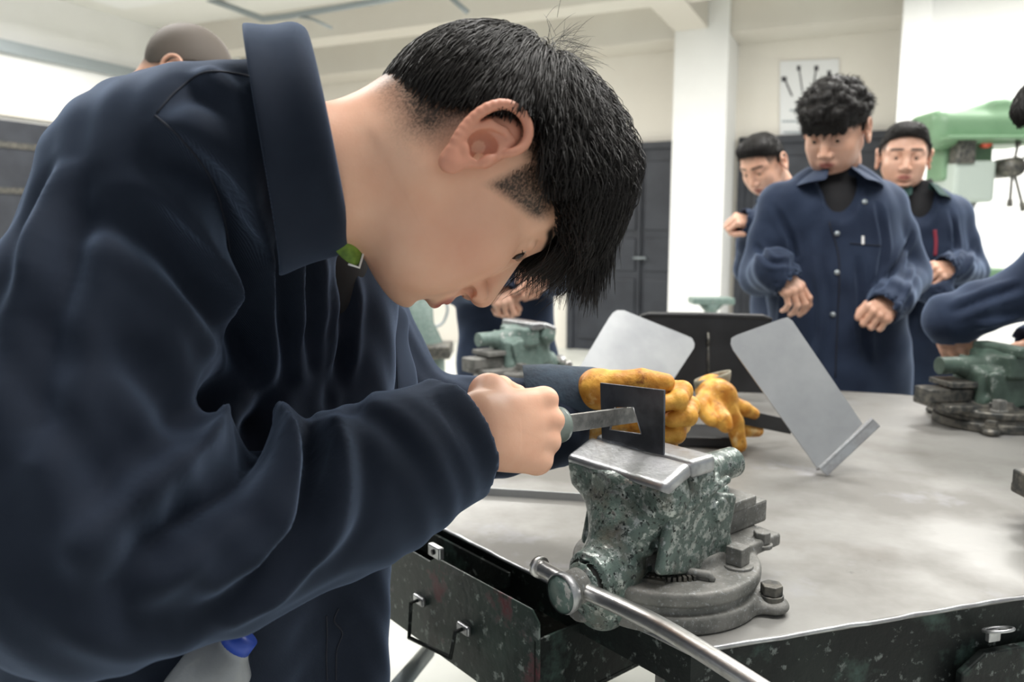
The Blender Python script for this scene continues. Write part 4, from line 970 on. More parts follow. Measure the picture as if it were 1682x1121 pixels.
legs(BOY, [(-0.36, 0.71, 0.88), (-0.36, 0.88, 0.88)], [(-0.34, 0.68, 0.0), (-0.34, 0.92, 0.0)])

# ------------------------------------------------------------ file and work piece
Fl = empty('flat_file', tuple(fl(0.10)), 'flat steel file with green handle held in the bare right fist', 'file')
fd = (fl(0.1) - fl(0.0)).normalized(); fup = V((0, 0, 1)); fup = (fup - fd*fup.dot(fd)).normalized(); fsd = fd.cross(fup)
mb = MB(); mb.box(fl(0.036), (0.062, 0.0023, 0.0092), rotm(fd, fsd, fup)); mb.build('blade', M_filem, Fl, smooth=False, bevel=0.0006)
mb = MB(); mb.tube([fl(0.094), fl(0.096), fl(0.101), fl(0.112), fl(0.14), fl(0.175), fl(0.19), fl(0.193)], [0.0120, 0.0180, 0.0190, 0.015, 0.0145, 0.0160, 0.012, 0.004], 24); mb.build('handle', M_handle, Fl)
Wp = empty('steel_work_piece', tuple(vl(-0.03, -0.039, 0.170)), 'small dark steel plate with a notched window clamped upright in the front vise', 'metal plate')
def p2l(px, py): 
    q = VR.transposed() @ (onpl(px, py, PP, PN) - VB); return (q.x, q.z)
n_out = [p2l(990, 728), p2l(1091, 748), p2l(1092, 641), p2l(987, 629)]
hole = [p2l(1003, 706), p2l(1055, 713), p2l(1042, 669), p2l(1012, 669)]
y0 = -0.0400
def plate_with_hole(outer, inner, yb, th):
    vs = []; k = len(outer)
    for yy in (yb, yb+th):
        for p in outer + inner: vs.append(tuple(vl(p[0], yy, p[1])))
    fs = []
    for i in range(k):
        j = (i+1) % k
        fs.append((i, j, k+j, k+i)); fs.append((2*k+i, 3*k+i, 3*k+j, 2*k+j)); fs.append((i, 2*k+i, 2*k+j, j)); fs.append((k+i, k+j, 3*k+j, 3*k+i))
    return vs, fs
vs, fs = plate_with_hole(n_out, hole, y0, 0.0028)
pl = obj('plate', vs, fs, M_plate, Wp, smooth=False, bevel=0.0003)
mb = MB(); hp_ = [vl(p[0], y0-0.0002, p[1]) for p in (hole[3], hole[0], hole[1], hole[2])]
for i in (1, 2): mb.tube([hp_[i-0], hp_[i+1]] if i < 3 else hp_, 0.0005, 6)
mb.tube([hp_[0], hp_[1]], 0.0005, 6); mb.build('filed_edge', M_steel, pl)

# ============================================================ THINGS ON THE BENCH
build_vise('dark green bench vise on the right far corner of the bench turned away', 'bench vises', V((1.02, 1.66, TZ)), rad(97), (M_greend, M_irond, M_greend, M_greend))
build_vise('pale green bench vise behind the boy face at the far left bench edge', 'bench vises', V((0.01, 2.13, TZ)), rad(125), (M_greenp, M_iron, M_steel, M_greenp))
build_vise('green bench vise cut off by the right picture edge', 'bench vises', V((0.845, 1.03, TZ)), rad(90), (M_greend, M_irond, M_steel, M_greenp))
def plane_pts(pts, o, n): return [onpl(x, y, o, n) for x, y in pts]
def sheetobj(label, pts, o, n, th, m, name='steel_sheet', par=None, cat='metal sheet', group=None):
    P_ = plane_pts(pts, o, n); u = (P_[1]-P_[0]).normalized(); v = n.cross(u)
    mb = MB(); mb.prism([((p-P_[0]).dot(u), (p-P_[0]).dot(v)) for p in P_], u, v, n, P_[0], 0, th); ob = mb.build(name, m, par, smooth=False)
    if par is None: props(ob, label, cat, group)
    return ob
# left sheet, leaning back on its lower edge
n1 = V((0.25, -0.80, 0.50)).normalized(); o1 = at(1040, 600, 1.58)
if True:
    e = empty('steel_sheet', tuple(atz(985, 660, TZ)), 'pale steel sheet plate with rounded corners leaning behind the yellow glove', 'metal sheet')
    sheetobj(None, [(930, 640), (1000, 523), (1006, 515), (1013, 511), (1024, 511), (1128, 553), (1136, 557), (1140, 566), (1139, 573), (1095, 640), (1060, 700), (960, 690)], o1, n1, 0.003, M_sheet, 'sheet_face', e)
    mb = MB(); a, b = plane_pts([(960, 690), (1060, 700)], o1, n1); mb.prism([(0, 0), ((b-a).length, 0), ((b-a).length, 0.03), (0, 0.03)], (b-a).normalized(), V((0, 1, 0)), V((0, 0, 1)), a, 0, 0.003); mb.build('bent_lip', M_sheet, e, smooth=False)
# right plate standing on a corner, with its folded lip and strap handle
n2 = V((-0.10, -0.93, 0.36)).normalized(); o2 = atz(1345, 776, TZ+0.004)
e2 = empty('dustpan', tuple(atz(1345, 776, TZ)), 'grey steel dustpan plate tipped up on one corner with folded lip and strap handle', 'metal sheet')
sheetobj(None, [(1343, 772), (1322, 742), (1204, 576), (1200, 566), (1201, 556), (1210, 551), (1282, 525), (1293, 522), (1301, 528), (1416, 697)], o2, n2, 0.003, M_sheet, 'pan_face', e2)
A_, B_ = onpl(1343, 772, o2, n2), onpl(1424, 696, o2, n2); du = (B_-A_).normalized(); dn = n2.cross(du)
mb = MB(); mb.box((A_+B_)/2 + n2*(0.004) + du*0.004, ((B_-A_).length/2+0.004, 0.0022, 0.012), rotm(du, dn, n2)); mb.box((A_+B_)/2 + n2*0.014 - dn*0.006 + du*0.004, ((B_-A_).length/2+0.004, 0.010, 0.0015), rotm(du, dn, n2)); mb.build('folded_lip', M_steel, e2, smooth=False, bevel=0.0008)
ha, hb_ = at(1160, 672, 1.42), at(1300, 702, 1.50)
mb = MB(); d = (hb_-ha).normalized(); sd = V((0, 0, 1)); mb.box((ha+hb_)/2, ((hb_-ha).length/2, 0.003, 0.014), rotm(d, sd.cross(d).normalized(), d.cross(sd.cross(d).normalized()))); mb.build('strap_handle', M_blacks, e2, smooth=False, bevel=0.001)
# black sheet metal panel
e3 = empty('black_panel', (0.42, 1.86, TZ), 'black sheet metal panel with a rolled top edge and centre seam behind the plates', 'metal panel')
n3 = V((0.05, -1, 0.0)).normalized(); o3 = at(1160, 560, 1.86)
sheetobj(None, [(1058, 640), (1058, 524), (1070, 517), (1250, 521), (1264, 526), (1262, 646)], o3, n3, 0.004, M_blacks, 'panel_face', e3)
mb = MB(); mb.tube([onpl(x, y, o3, n3) for x, y in ((1052, 522), (1068, 517), (1160, 518), (1252, 521), (1266, 527))], 0.007, 10); mb.build('rolled_edge', M_blacks, e3)
mb = MB(); mb.tube([onpl(1162, 546, o3, n3)+n3*0.005, onpl(1163, 640, o3, n3)+n3*0.005], 0.003, 8); mb.tube([onpl(1162, 552, o3, n3)+n3*0.007, onpl(1162, 566, o3, n3)+n3*0.007], 0.0035, 8); mb.build('panel_seam', M_irond, e3)
mb = MB(); mb.box(V((0.42, 1.915, TZ+0.006)), (0.13, 0.05, 0.006)); mb.build('panel_foot', M_blacks, e3, smooth=False)
# black tray under the hands
mb = MB(); c = (atz(1040, 735, TZ)); mb.box((c.x+0.03, c.y+0.06, TZ+0.0105), (0.17, 0.055, 0.010), Matrix.Rotation(rad(-6), 3, 'Z'))
props(mb.build('flat_bar', M_blacks, None, smooth=False, bevel=0.003), 'thick black steel bar lying on the bench under the gloves', 'steel bar')
# pale angle bar
mb = MB(); a, b = atz(760, 812, TZ), atz(985, 826, TZ); d = (b-a).normalized(); s_ = V((0, 0, 1)).cross(d)
mb.prism([(0, 0), (0.022, 0), (0.022, 0.003), (0.003, 0.003), (0.003, 0.012), (0, 0.012)], s_, V((0, 0, 1)), d, a, 0, (b-a).length)
props(mb.build('angle_bar', M_sheet, None, smooth=False), 'pale steel angle bar lying on the bench left of the front vise', 'steel bar')
# empty leather glove
eg = empty('leather_glove', tuple(atz(1195, 712, TZ)), 'empty yellow leather work glove with open grey cuff lying by the strap handle', 'glove')
s = SDF((0.28, 1.28, TZ), (0.60, 1.66, TZ+0.20), 0.0026)
g = lambda x, y, Y=1.44: tuple(at(x, y, Y))
s.chain([g(1168, 640, 1.47), g(1180, 655), g(1178, 672)], [0.030, 0.034, 0.036], 0.015, flat=((0, 1, 0.2), 1.3))
for pts, r in (([(1172, 668, 1.42), (1186, 690, 1.39), (1192, 700, 1.385)], [0.020, 0.017, 0.013]), ([(1190, 665, 1.43), (1206, 694, 1.42), (1215, 732, 1.41)], [0.020, 0.017, 0.013]), ([(1195, 660, 1.45), (1222, 672, 1.45), (1238, 680, 1.46)], [0.016, 0.014, 0.011]),
               ([(1188, 690, 1.46), (1218, 706, 1.47), (1244, 708, 1.48)], [0.016, 0.015, 0.012]), ([(1160, 655, 1.43), (1150, 668, 1.40), (1168, 690, 1.38)], [0.018, 0.016, 0.012])):
    s.chain([g(*p) for p in pts], r, 0.008)
gp2, gf2 = s.mesh(); obj('glove_leather', gp2, gf2, M_leather, eg)
cc = at(1170, 630, 1.47); mb = MB(); rings = []
for (dz, sx, sy, tilt) in ((-0.02, 0.026, 0.018, 0.1), (0.0, 0.032, 0.020, 0.2), (0.016, 0.034, 0.018, 0.30)):
    rings.append([cc + V((sx*math.cos(t), sy*math.sin(t), dz + tilt*sx*math.cos(t))) for t in np.linspace(0, 2*math.pi, 25)[:-1]])
vs = [list(p) for r in rings for p in r]; fs = [(i*24+j, i*24+(j+1) % 24, (i+1)*24+(j+1) % 24, (i+1)*24+j) for i in range(2) for j in range(24)]
obj('glove_cuff', vs, fs, M_gcuff, eg, solid=0.004, subsurf=1)

# bottle and phone pocket of the boy
bt = empty('plastic_bottle', tuple(at(340, 1095, 0.60)), 'clear crumpled plastic bottle with blue cap in the boy coat pocket below his elbow', 'bottle')
ax = (at(398, 1046, 0.62) - at(330, 1140, 0.61)).normalized(); b0 = at(330, 1140, 0.61) - ax*0.06
mb = MB(); prof = [(0, 0.020), (0.004, 0.030), (0.03, 0.031), (0.045, 0.0285), (0.055, 0.031), (0.080, 0.030), (0.092, 0.026), (0.102, 0.016), (0.108, 0.0125), (0.113, 0.012)]
mb.tube([b0 + ax*t for t, r in prof], [r for t, r in prof], 28); bb = mb.build('bottle_body', M_bottle, bt)
s = SDF(tuple(b0 - V((0.10,)*3)), tuple(b0 + V((0.10,)*3)), 0.004); s.cap(b0 - ax*0.05, b0 - ax*0.005, 0.045, 0.043); s.cap(b0 - ax*0.02, b0 + ax*0.08, 0.036, 0.040, mode='s'); pp_, pf_ = s.mesh(); obj('side_pocket', pp_, pf_, M_navy, BOY)
mb = MB(); mb.cyl(b0+ax*0.106, b0+ax*0.118, 0.0135, 24); mb.build('bottle_cap', M_blue, bt)

# ============================================================ OTHER PEOPLE
def simple_hand(wrist, fwd, back, left, curl='relaxed', fat=1.05, h=0.0026):
    c = dict(relaxed=[(25, 35, 20), (30, 40, 22), (34, 44, 24), (38, 46, 25)], fist=[(60, 85, 50), (64, 88, 50), (66, 88, 50), (68, 90, 50)], pinch=[(45, 50, 25), (50, 60, 30), (58, 70, 35), (62, 75, 40)], open=[(12, 18, 12), (14, 20, 12), (18, 22, 14), (22, 26, 15)])[curl]
    P, F = hand_sdf(h, c, fat=fat, left=left, wrist_back=0.018, thumb=((0.028, 0.032, -0.014), (0.054, 0.046, -0.028), (0.080, 0.044, -0.040), (0.098, 0.036, -0.046)))
    return place(P*0.93, frame(fwd, back), V(wrist) - V(fwd).normalized()*0.022), F
HM = {}
def headmesh(nk):
    d = V(nk); d = d * (0.15 / max(d.length, 0.15)) if d.length > 0.15 else d
    return head_sdf(0.0026, neck=tuple(d), neck_r=(0.047, 0.050))
def person(cfg):
    """cfg: label, head (origin, face dir, up), shoulders R/L, elbows, wrists, hips, hair style"""
    base = V((cfg['hips'][0].x*0.5 + cfg['hips'][1].x*0.5, cfg['hips'][0].y*0.5 + cfg['hips'][1].y*0.5, 0))
    t = empty('person', tuple(base), cfg['label'], 'person')
    f = V(cfg['face']).normalized(); u = V(cfg['up']); u = (u - f*u.dot(f)).normalized(); l = u.cross(f); R = rotm(f, l, u); O = V(cfg['head'])
    nb0 = (cfg['sh'][0]+cfg['sh'][1])/2 + V((0, 0, 0.055)); P, F = headmesh(R.transposed() @ (nb0 - O))
    lip, br, pink, ear = head_masks(P); x, y, z = P.T
    st = np.clip((z - 0.016 - 0.8*np.minimum(x, 0))/0.02, 0, 1)*(x < 0.055)*(1-ear)*0.85
    sk = M_skinb; s = cfg.get('scale', 1.0)
    parts = [(place(P*s, R, O), F, dict(lip=lip, brow=br, stub=st))]
    for i, nm in enumerate(('R', 'L')):
        if cfg.get('hand'+nm):
            w_, fw, bk, cu = cfg['hand'+nm]; hpq, hfq = simple_hand(w_, fw, bk, nm == 'L', cu); parts.append((hpq, hfq))
    # torso and arms under the clothes
    sh, el, wr, hp_ = cfg['sh'], cfg['el'], cfg['wr'], cfg['hips']; nb = (sh[0]+sh[1])/2 + V((0, 0, 0.055)); allp = sh + el + wr + hp_ + [nb]
    lo = np.min([list(p) for p in allp], 0) - 0.16; hi = np.max([list(p) for p in allp], 0) + 0.16
    q = SDF(lo, hi, 0.012); q.cap((hp_[0]+hp_[1])/2, (sh[0]+sh[1])/2 - V((0, 0, 0.06)), 0.09, 0.09); q.cap((sh[0]+sh[1])/2, nb, 0.05, 0.048, 0.03); q.cap(nb, nb*0.45 + (O + R @ V((-0.02, 0, -0.05)))*0.55, 0.048, 0.046, 0.02)
    for i in (0, 1): q.chain([sh[i]*0.8+sh[1-i]*0.2 - V((0, 0, 0.03)), el[i], el[i]*0.3+wr[i]*0.7], [0.028, 0.030, 0.024], 0.01)
    parts.append(q.mesh()); Pj, Fj, Aj = join(parts); obj('body', Pj, Fj, sk, t, attrs=Aj)
    for yy in (-1, 1):
        c = V((0.0748, yy*0.031, 0.0085)); e_ = SDF(tuple(c - V((0.016,)*3)), tuple(c + V((0.016,)*3)), 0.002); e_.ell(c, (0.0128,)*3); ep, ef = e_.mesh(); eo = obj('eye', place(ep, R, O), ef, M_eye, t)
        c2 = c + V((0.011, 0, -0.003)); e_ = SDF(tuple(c2 - V((0.01,)*3)), tuple(c2 + V((0.01,)*3)), 0.0015); e_.ell(c2, (0.003, 0.006, 0.006)); ep, ef = e_.mesh(); obj('iris', place(ep, R, O), ef, M_iris, eo)
    # hair
    st_ = cfg['hair']; q = SDF((-0.13, -0.11, -0.05), (0.14, 0.11, 0.17), 0.003)
    if st_ == 'curly':
        q.ell((-0.004, 0, 0.050), (0.103, 0.086, 0.090)); q.ell((0.055, 0, 0.075), (0.052, 0.070, 0.048), k=0.03)
        r_ = random.Random(2)
        for k in range(150):
            a_, b_ = r_.uniform(0, 6.28), r_.uniform(0.0, 1.45); d = V((math.cos(a_)*math.sin(b_), math.sin(a_)*math.sin(b_), math.cos(b_))); p = V((0.010, 0, 0.048)) + V((d.x*0.108, d.y*0.088, d.z*0.096)); q.ell(p, (r_.uniform(0.010, 0.017),)*3, k=0.006)
        q.cutplane((0.0, 0, 0.030), (0.10, 0, -1)); q.cutplane((0.085, 0, 0.038), (0.9, 0, -0.9))
        for k in range(16): yy = -0.055 + 0.11*k/15; q.cap((0.085, yy*0.9, 0.075), (0.098 - 0.2*abs(yy)**1.2, yy, 0.034+0.006*math.sin(k*2.1)), 0.014, 0.006, 0.006)
        for y_ in (-1, 1): q.cap((0.0, y_*0.070, 0.045), (0.012, y_*0.072, 0.012), 0.014, 0.008, 0.01)
    elif st_ == 'buzz':
        q.ell((0.0, 0, 0.031), (0.0935, 0.0795, 0.0900)); q.cutplane((0.0, 0, 0.030), (0.95, 0, -1)); q.cutplane((0.078, 0, 0.06), (1, 0, -0.3))
    else:
        q.ell((0.003, 0, 0.041), (0.0905, 0.0785, 0.087)); q.ell((0.040, 0, 0.095), (0.045, 0.056, 0.028), k=0.03); q.cutplane((0.0, 0, 0.033), (0.55, 0, -1)); q.cutplane((0.080, 0, 0.060), (1, 0, -0.35))
        for y_ in (-1, 1): q.cap((0.0, y_*0.070, 0.045), (0.014, y_*0.072, 0.016), 0.012, 0.007, 0.01)
    hp3, hf3 = q.mesh(); obj('hair', place(hp3*s, R, O), hf3, M_greyhair if st_ == 'buzz' else M_hairb, t)
    if st_ != 'buzz':
        rr_ = np.random.RandomState(len(hp3)); N_ = normals(hp3, hf3); ok = np.where((hp3[:, 2] > 0.02) & (np.sum(N_*(hp3-np.array([0, 0, 0.03])), 1) > 0))[0]; pk = ok[rr_.randint(0, len(ok), 2600)]
        rt = hp3[pk]; nn_ = N_[pk]; W_ = np.array([-0.04, -0.01, 0.13]); cu = (0.9 if st_ == 'curly' else 0.15)
        jd = rr_.normal(size=rt.shape)*cu
        def stp(P_, k, K):
            d = P_ - W_; d -= nn_*np.sum(d*nn_, 1, keepdims=True); d /= np.linalg.norm(d, axis=1, keepdims=True)+1e-6; d = d + jd + nn_*(0.45 if st_ == 'curly' else 0.12) + np.array([0.12, 0, -0.25*k]); d /= np.linalg.norm(d, axis=1, keepdims=True)+1e-6; return P_ + d*0.0045
        hs_, hsf = strands(rt, stp, 3, np.full(len(rt), 0.0007), rr_, 'hair', M_hairb, t, R, O)
        hp4, hf4, _ = join([(place(hp3, R, O), hf3), (hs_, hsf)])
        for o_ in list(t.children):
            if o_.name.split('.')[0] == 'hair': bpy.data.objects.remove(o_)
        obj('hair', hp4, hf4, M_hairb, t)
    # coat
    hh = cfg.get('h', 0.007); front = V(cfg['front']).normalized(); side = V((0, 0, 1)).cross(front)
    q = SDF(lo - 0.08 - np.array([0, 0, 0.35]), hi + 0.08, hh); ms = (sh[0]+sh[1])/2; mh = (hp_[0]+hp_[1])/2; wd = cfg.get('wide', 1.0)
    q.chain([mh - V((0, 0, 0.28)), mh, ms*0.55+mh*0.45, ms*0.84+mh*0.16], [0.215*wd, 0.200*wd, 0.190*wd, 0.185*wd], 0.06, flat=(front, 1.55))
    q.cap(sh[0] - V((0, 0, 0.02)), sh[1] - V((0, 0, 0.02)), 0.060, 0.060, 0.05); q.cap(ms - V((0, 0, 0.01)), nb - V((0, 0, 0.01)), 0.085, 0.062, 0.05)
    for i in (0, 1):
        q.chain([sh[i] - V((0, 0, 0.01)), sh[i]*0.5+el[i]*0.5, el[i]], [0.062, 0.062, 0.060], 0.025); q.chain([el[i], el[i]*0.4+wr[i]*0.6], [0.060, 0.055], 0.02)
        d = (wr[i]-el[i]).normalized(); q.cyl(el[i]*0.45+wr[i]*0.55, wr[i]+d*0.022, 0.053, 0.006, k=0.02)
        hd = cfg.get('hand'+'RL'[i])
        if hd:
            w3 = V(hd[0]); f3 = V(hd[1]).normalized(); e3_ = w3 + f3*0.022; q.cap(wr[i]+d*0.012, e3_, 0.052, 0.048, 0.02); q.cutplane if False else None; q.cap(e3_ - f3*0.005, e3_ + f3*0.09, 0.040, 0.050, mode='s', k=0.004)
        else: q.cap(wr[i]-d*0.01, wr[i]+d*0.1, 0.040, 0.046, mode='s', k=0.004)
    if cfg.get('vneck', True):
        a1 = nb + front*0.10 + V((0, 0, 0.02)); a2 = ms + front*0.22 - V((0, 0, cfg.get('vdepth', 0.16))); q.cap(a1, a2, 0.075, 0.008, mode='s', k=0.006)
    q.cap(nb - V((0, 0, 0.02)), nb + (O - nb)*1.2 + V((0, 0, 0.08)), 0.058, 0.072, mode='s', k=0.008)
    cP2, cF2 = q.mesh(); cP2 = smoothm(cP2, cF2, 1)
    if cfg.get('folds'): cP2 = folds(cP2, cF2, cfg['folds'])
    x, y, z = cP2.T; n_ = normals(cP2, cF2); cP2 = cP2 + n_*(0.003*np.sin(x*38+2*np.sin(z*17))*np.sin(z*21+y*30+2*np.sin(x*19)))[:, None]
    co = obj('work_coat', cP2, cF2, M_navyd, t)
    bv = BVHTree.FromPolygons([V(p) for p in cP2], [tuple(f_) for f_ in cF2])
    # collar, shirt, buttons
    up_ = (V((0, 0, 1)) - front*0.30).normalized(); fr_ = (front + V((0, 0, 0.30))).normalized()
    axn = up_; cen = nb + V((0, 0, 0.012))
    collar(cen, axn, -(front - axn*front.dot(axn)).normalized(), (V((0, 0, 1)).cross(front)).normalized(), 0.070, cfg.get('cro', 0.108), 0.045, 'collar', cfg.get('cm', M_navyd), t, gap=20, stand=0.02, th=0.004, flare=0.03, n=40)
    q = SDF(lo, hi, 0.008); q.chain([ms*0.45+mh*0.55, ms*0.82+mh*0.18], [0.150*wd, 0.155*wd], 0.0, flat=(front, 1.6)); q.cap(ms, nb + V((0, 0, 0.025)), 0.075, 0.060, 0.04); q.cap(nb, nb + V((0, 0, 0.2)), 0.050, 0.052, mode='s'); shp, shf = q.mesh()
    obj('black_shirt', shp, shf, M_black, t)
    for (bx, by) in cfg.get('buttons', []):
        hit = bv.ray_cast(V((0, 0, CAMZ)), ray(bx, by).normalized())
        if hit[0] is not None: mb = MB(); mb.cyl(hit[0]-hit[1]*0.001, hit[0]+hit[1]*0.003, 0.0075, 16); mb.build('button', M_conduit, co)
    for (name, pl, r_, m_) in cfg.get('lines', []):
        pts = []
        for qq in smooth_line([(a, b, 0) for a, b in pl], 30):
            hit = bv.ray_cast(V((0, 0, CAMZ)), ray(qq[0], qq[1]).normalized())
            if hit[0] is not None: pts.append(hit[0]+hit[1]*0.001)
        if len(pts) > 2: mb = MB(); mb.tube(pts, r_, 6); mb.build(name, m_, co)
    fx = cfg.get('feet') or [V((hp_[0].x, hp_[0].y, 0)), V((hp_[1].x, hp_[1].y, 0))]
    legs(t, [tuple(hp_[0]), tuple(hp_[1])], [tuple(fx[0]), tuple(fx[1])], face=front)
    return t, bv
# main student behind the bench
Y1 = 2.32
person(dict(label='student with thick curly black hair and closed navy coat standing behind the bench', head=at(1374, 218, Y1-0.04), face=(-0.62, -0.72, -0.44), up=(-0.22, -0.3, 1), sh=[at(1282, 330, Y1-0.01), at(1450, 330, Y1+0.02)],
    el=[at(1250, 452, Y1), at(1492, 452, Y1+0.03)], wr=[at(1272, 442, Y1-0.15), at(1466, 492, Y1-0.16)], hips=[at(1322, 600, Y1), at(1432, 600, Y1)], hair='curly', front=(-0.15, -1, 0), scale=1.0, vdepth=0.19, cro=0.118,
    handR=(at(1280, 452, Y1-0.17), (0.60, -0.38, -0.62), (0.30, -0.80, 0.45), 'relaxed'), handL=(at(1462, 500, Y1-0.18), (-0.80, -0.45, -0.35), (0.20, -0.60, 0.75), 'fist'),
    buttons=[(1420, 332), (1375, 384), (1375, 448), (1368, 517)], h=0.006,
    folds=[([(1265, 330), (1300, 400), (1310, 500)], 0.012, -0.006), ([(1500, 380), (1470, 440), (1440, 480)], 0.012, -0.008), ([(1240, 400), (1265, 430), (1300, 430)], 0.010, -0.008), ([(1340, 420), (1350, 520), (1340, 600)], 0.014, 0.006), ([(1300, 420), (1290, 520), (1290, 600)], 0.014, -0.007), ([(1410, 420), (1415, 520), (1425, 600)], 0.014, -0.007), ([(1440, 330), (1452, 400), (1440, 470)], 0.012, -0.006), ([(1500, 430), (1490, 480), (1470, 510)], 0.010, 0.006)],
    lines=[('front_placket', [(1362, 365), (1378, 430), (1375, 540), (1372, 620)], 0.0022, M_seam), ('pocket_edge', [(1396, 400), (1420, 402), (1446, 404)], 0.0018, M_seam), ('pocket_tag', [(1417, 388), (1417, 393), (1417, 402)], 0.004, M_white)]))
# student behind him on the right
Y2 = 2.85
t2, bv2 = person(dict(label='student with short flat black hair and dark teal collar behind the curly haired one', head=at(1484, 262, Y2), face=(-0.35, -0.93, -0.10), up=(0, -0.1, 1), sh=[at(1438, 345, Y2), at(1563, 345, Y2+0.02)],
    el=[at(1420, 450, Y2), at(1592, 445, Y2)], wr=[at(1530, 470, Y2-0.22), at(1570, 440, Y2-0.20)], hips=[at(1465, 560, Y2), at(1545, 560, Y2)], hair='short', front=(-0.2, -1, 0), cm=M_tealc, cro=0.098, vdepth=0.20,
    handR=(at(1540, 480, Y2-0.24), (0.15, -0.4, -0.6), (0.6, -0.7, 0.2), 'relaxed'), handL=(at(1562, 442, Y2-0.23), (-0.92, -0.30, -0.05), (0.0, -0.7, 0.7), 'pinch'),
    folds=[([(1560, 340), (1570, 400), (1560, 450)], 0.012, -0.008), ([(1500, 380), (1505, 450), (1495, 560)], 0.014, -0.008), ([(1600, 400), (1590, 440), (1570, 460)], 0.012, 0.006)], wide=0.92,
    lines=[('red_lanyard', [(1535, 378), (1537, 398), (1536, 420)], 0.006, M_redcord)]))
# student further back on the left
Y3 = 3.15
person(dict(label='student looking down to the left half hidden behind the curly haired one', head=at(1257, 270, Y3), face=(-0.62, -0.45, -0.52), up=(-0.5, -0.3, 1), sh=[at(1262, 350, Y3+0.03), at(1330, 345, Y3+0.15)],
    el=[at(1232, 440, Y3-0.02), at(1350, 440, Y3)], wr=[at(1236, 375, Y3-0.14), at(1300, 430, Y3-0.10)], hips=[at(1265, 560, Y3), at(1330, 560, Y3+0.1)], hair='short', front=(-0.8, -0.6, 0), wide=0.9, vneck=False,
    handR=(at(1232, 365, Y3-0.15), (-0.93, -0.2, 0.15), (0.2, -0.6, 0.75), 'fist')))
# person at the second vise, mostly behind the boy's head
Y4 = 2.62
person(dict(label='student whose hands work at the vise seen below the boy face', head=at(835, 290, Y4-0.10), face=(0.1, -0.72, -0.68), up=(0, -0.55, 0.8), sh=[at(770, 395, Y4), at(880, 395, Y4)],
    el=[at(752, 470, Y4-0.02), at(905, 455, Y4-0.06)], wr=[at(806, 468, Y4-0.22), at(890, 440, Y4-0.24)], hips=[at(800, 600, Y4), at(868, 600, Y4)], hair='short', front=(0.05, -1, 0), wide=0.82, vneck=False,
    handR=(at(812, 474, Y4-0.25), (0.62, -0.45, -0.62), (0.25, -0.80, 0.45), 'pinch'), handL=(at(893, 440, Y4-0.26), (-0.40, -0.35, -0.75), (0.35, -0.80, -0.1), 'relaxed')))
# man at the back left
person(dict(label='man with cropped grey hair seen over the bent back of the boy', head=at(297, 128, 1.80), face=(0.55, 0.10, -0.50), up=(0.3, 0, 1), sh=[at(330, 235, 1.66), at(290, 235, 2.02)],
    el=[at(300, 400, 1.62), at(270, 400, 2.05)], wr=[at(380, 470, 1.72), at(370, 470, 1.95)], hips=[at(280, 560, 1.75), at(280, 560, 1.93)], hair='buzz', front=(1, 0.05, 0), wide=0.9, vneck=False, h=0.009,
    handR=(at(385, 475, 1.74), (0.9, 0.1, -0.2), (0.2, -0.9, 0.2), 'relaxed'), handL=(at(375, 475, 1.93), (0.9, -0.1, -0.2), (0.2, 0.9, 0.2), 'relaxed')))
# student leaning in from the right
Y5 = 1.70
person(dict(label='student leaning in from the right edge with one arm stretched over the dark vise', head=at(1775, 190, Y5+0.02), face=(-0.55, -0.10, -0.70), up=(-0.6, 0, 0.7), sh=[at(1830, 350, Y5+0.25), at(1810, 350, Y5-0.12)],
    el=[at(1775, 480, Y5+0.30), at(1690, 478, Y5+0.02)], wr=[at(1715, 560, Y5+0.30), at(1562, 522, Y5+0.06)], hips=[at(2080, 560, Y5+0.22), at(2080, 560, Y5-0.02)], hair='short', front=(-1, 0, 0), wide=0.9, vneck=False,
    handR=(at(1705, 560, Y5+0.30), (-0.9, 0, -0.3), (0, 0.3, 1), 'fist'), handL=(at(1566, 532, Y5+0.08), (0.15, -0.10, -0.98), (-0.7, -0.7, 0.0), 'relaxed'),
    folds=[([(1682, 470), (1620, 490), (1560, 515)], 0.012, -0.008), ([(1682, 520), (1640, 530), (1600, 535)], 0.012, 0.006)]))

# ============================================================ FAR EQUIPMENT
YD = 4.6
def S(px, py, Y=YD): return at(px, py, Y)
kd = 1/FPX*YD
dp = empty('drill_press', (S(1590, 500).x, YD+0.1, 0), 'large green pillar drill press against the white wall on the right', 'drill press')
q = SDF(tuple(S(1500, 340) - V((0, 0.35, 0))), tuple(S(1720, 120) + V((0, 0.6, 0))), 0.012)
q.box(S(1612, 215) + V((0, 0.05, 0)), (0.30, 0.18, 0.085), rd=0.05); q.box(S(1585, 200) + V((0, 0.05, 0)), (0.22, 0.15, 0.09), R=Matrix.Rotation(rad(-12), 3, 'Y'), rd=0.04, k=0.05); q.cap(S(1535, 228), S(1560, 218), 0.05, 0.08, 0.06)
q.box(S(1655, 195) + V((0, 0.06, 0)), (0.16, 0.16, 0.10), rd=0.04, k=0.04)
pz, fz = q.mesh(); obj('belt_cover', pz, fz, M_mgreen, dp)
mb = MB(); mb.box(S(1615, 232), (0.30, 0.19, 0.010)); mb.build('cover_rim', M_mgreen, dp, smooth=False, bevel=0.004)
mb = MB(); mb.box(S(1588, 262) + V((0, 0.08, 0)), (0.14, 0.10, 0.12)); mb.build('head_casting', M_mgreen, dp, smooth=False, bevel=0.02)
mb = MB(); mb.box(S(1568, 250) - V((0, 0.08, 0)), (0.050, 0.05, 0.075)); mb.build('motor_block', M_irond, dp, smooth=False, bevel=0.01)
mb = MB(); mb.cyl(S(1605, 237)-V((0, 0.06, 0)), S(1605, 237)-V((0, 0.10, 0)), 0.030); mb.build('stop_button', M_red, dp)
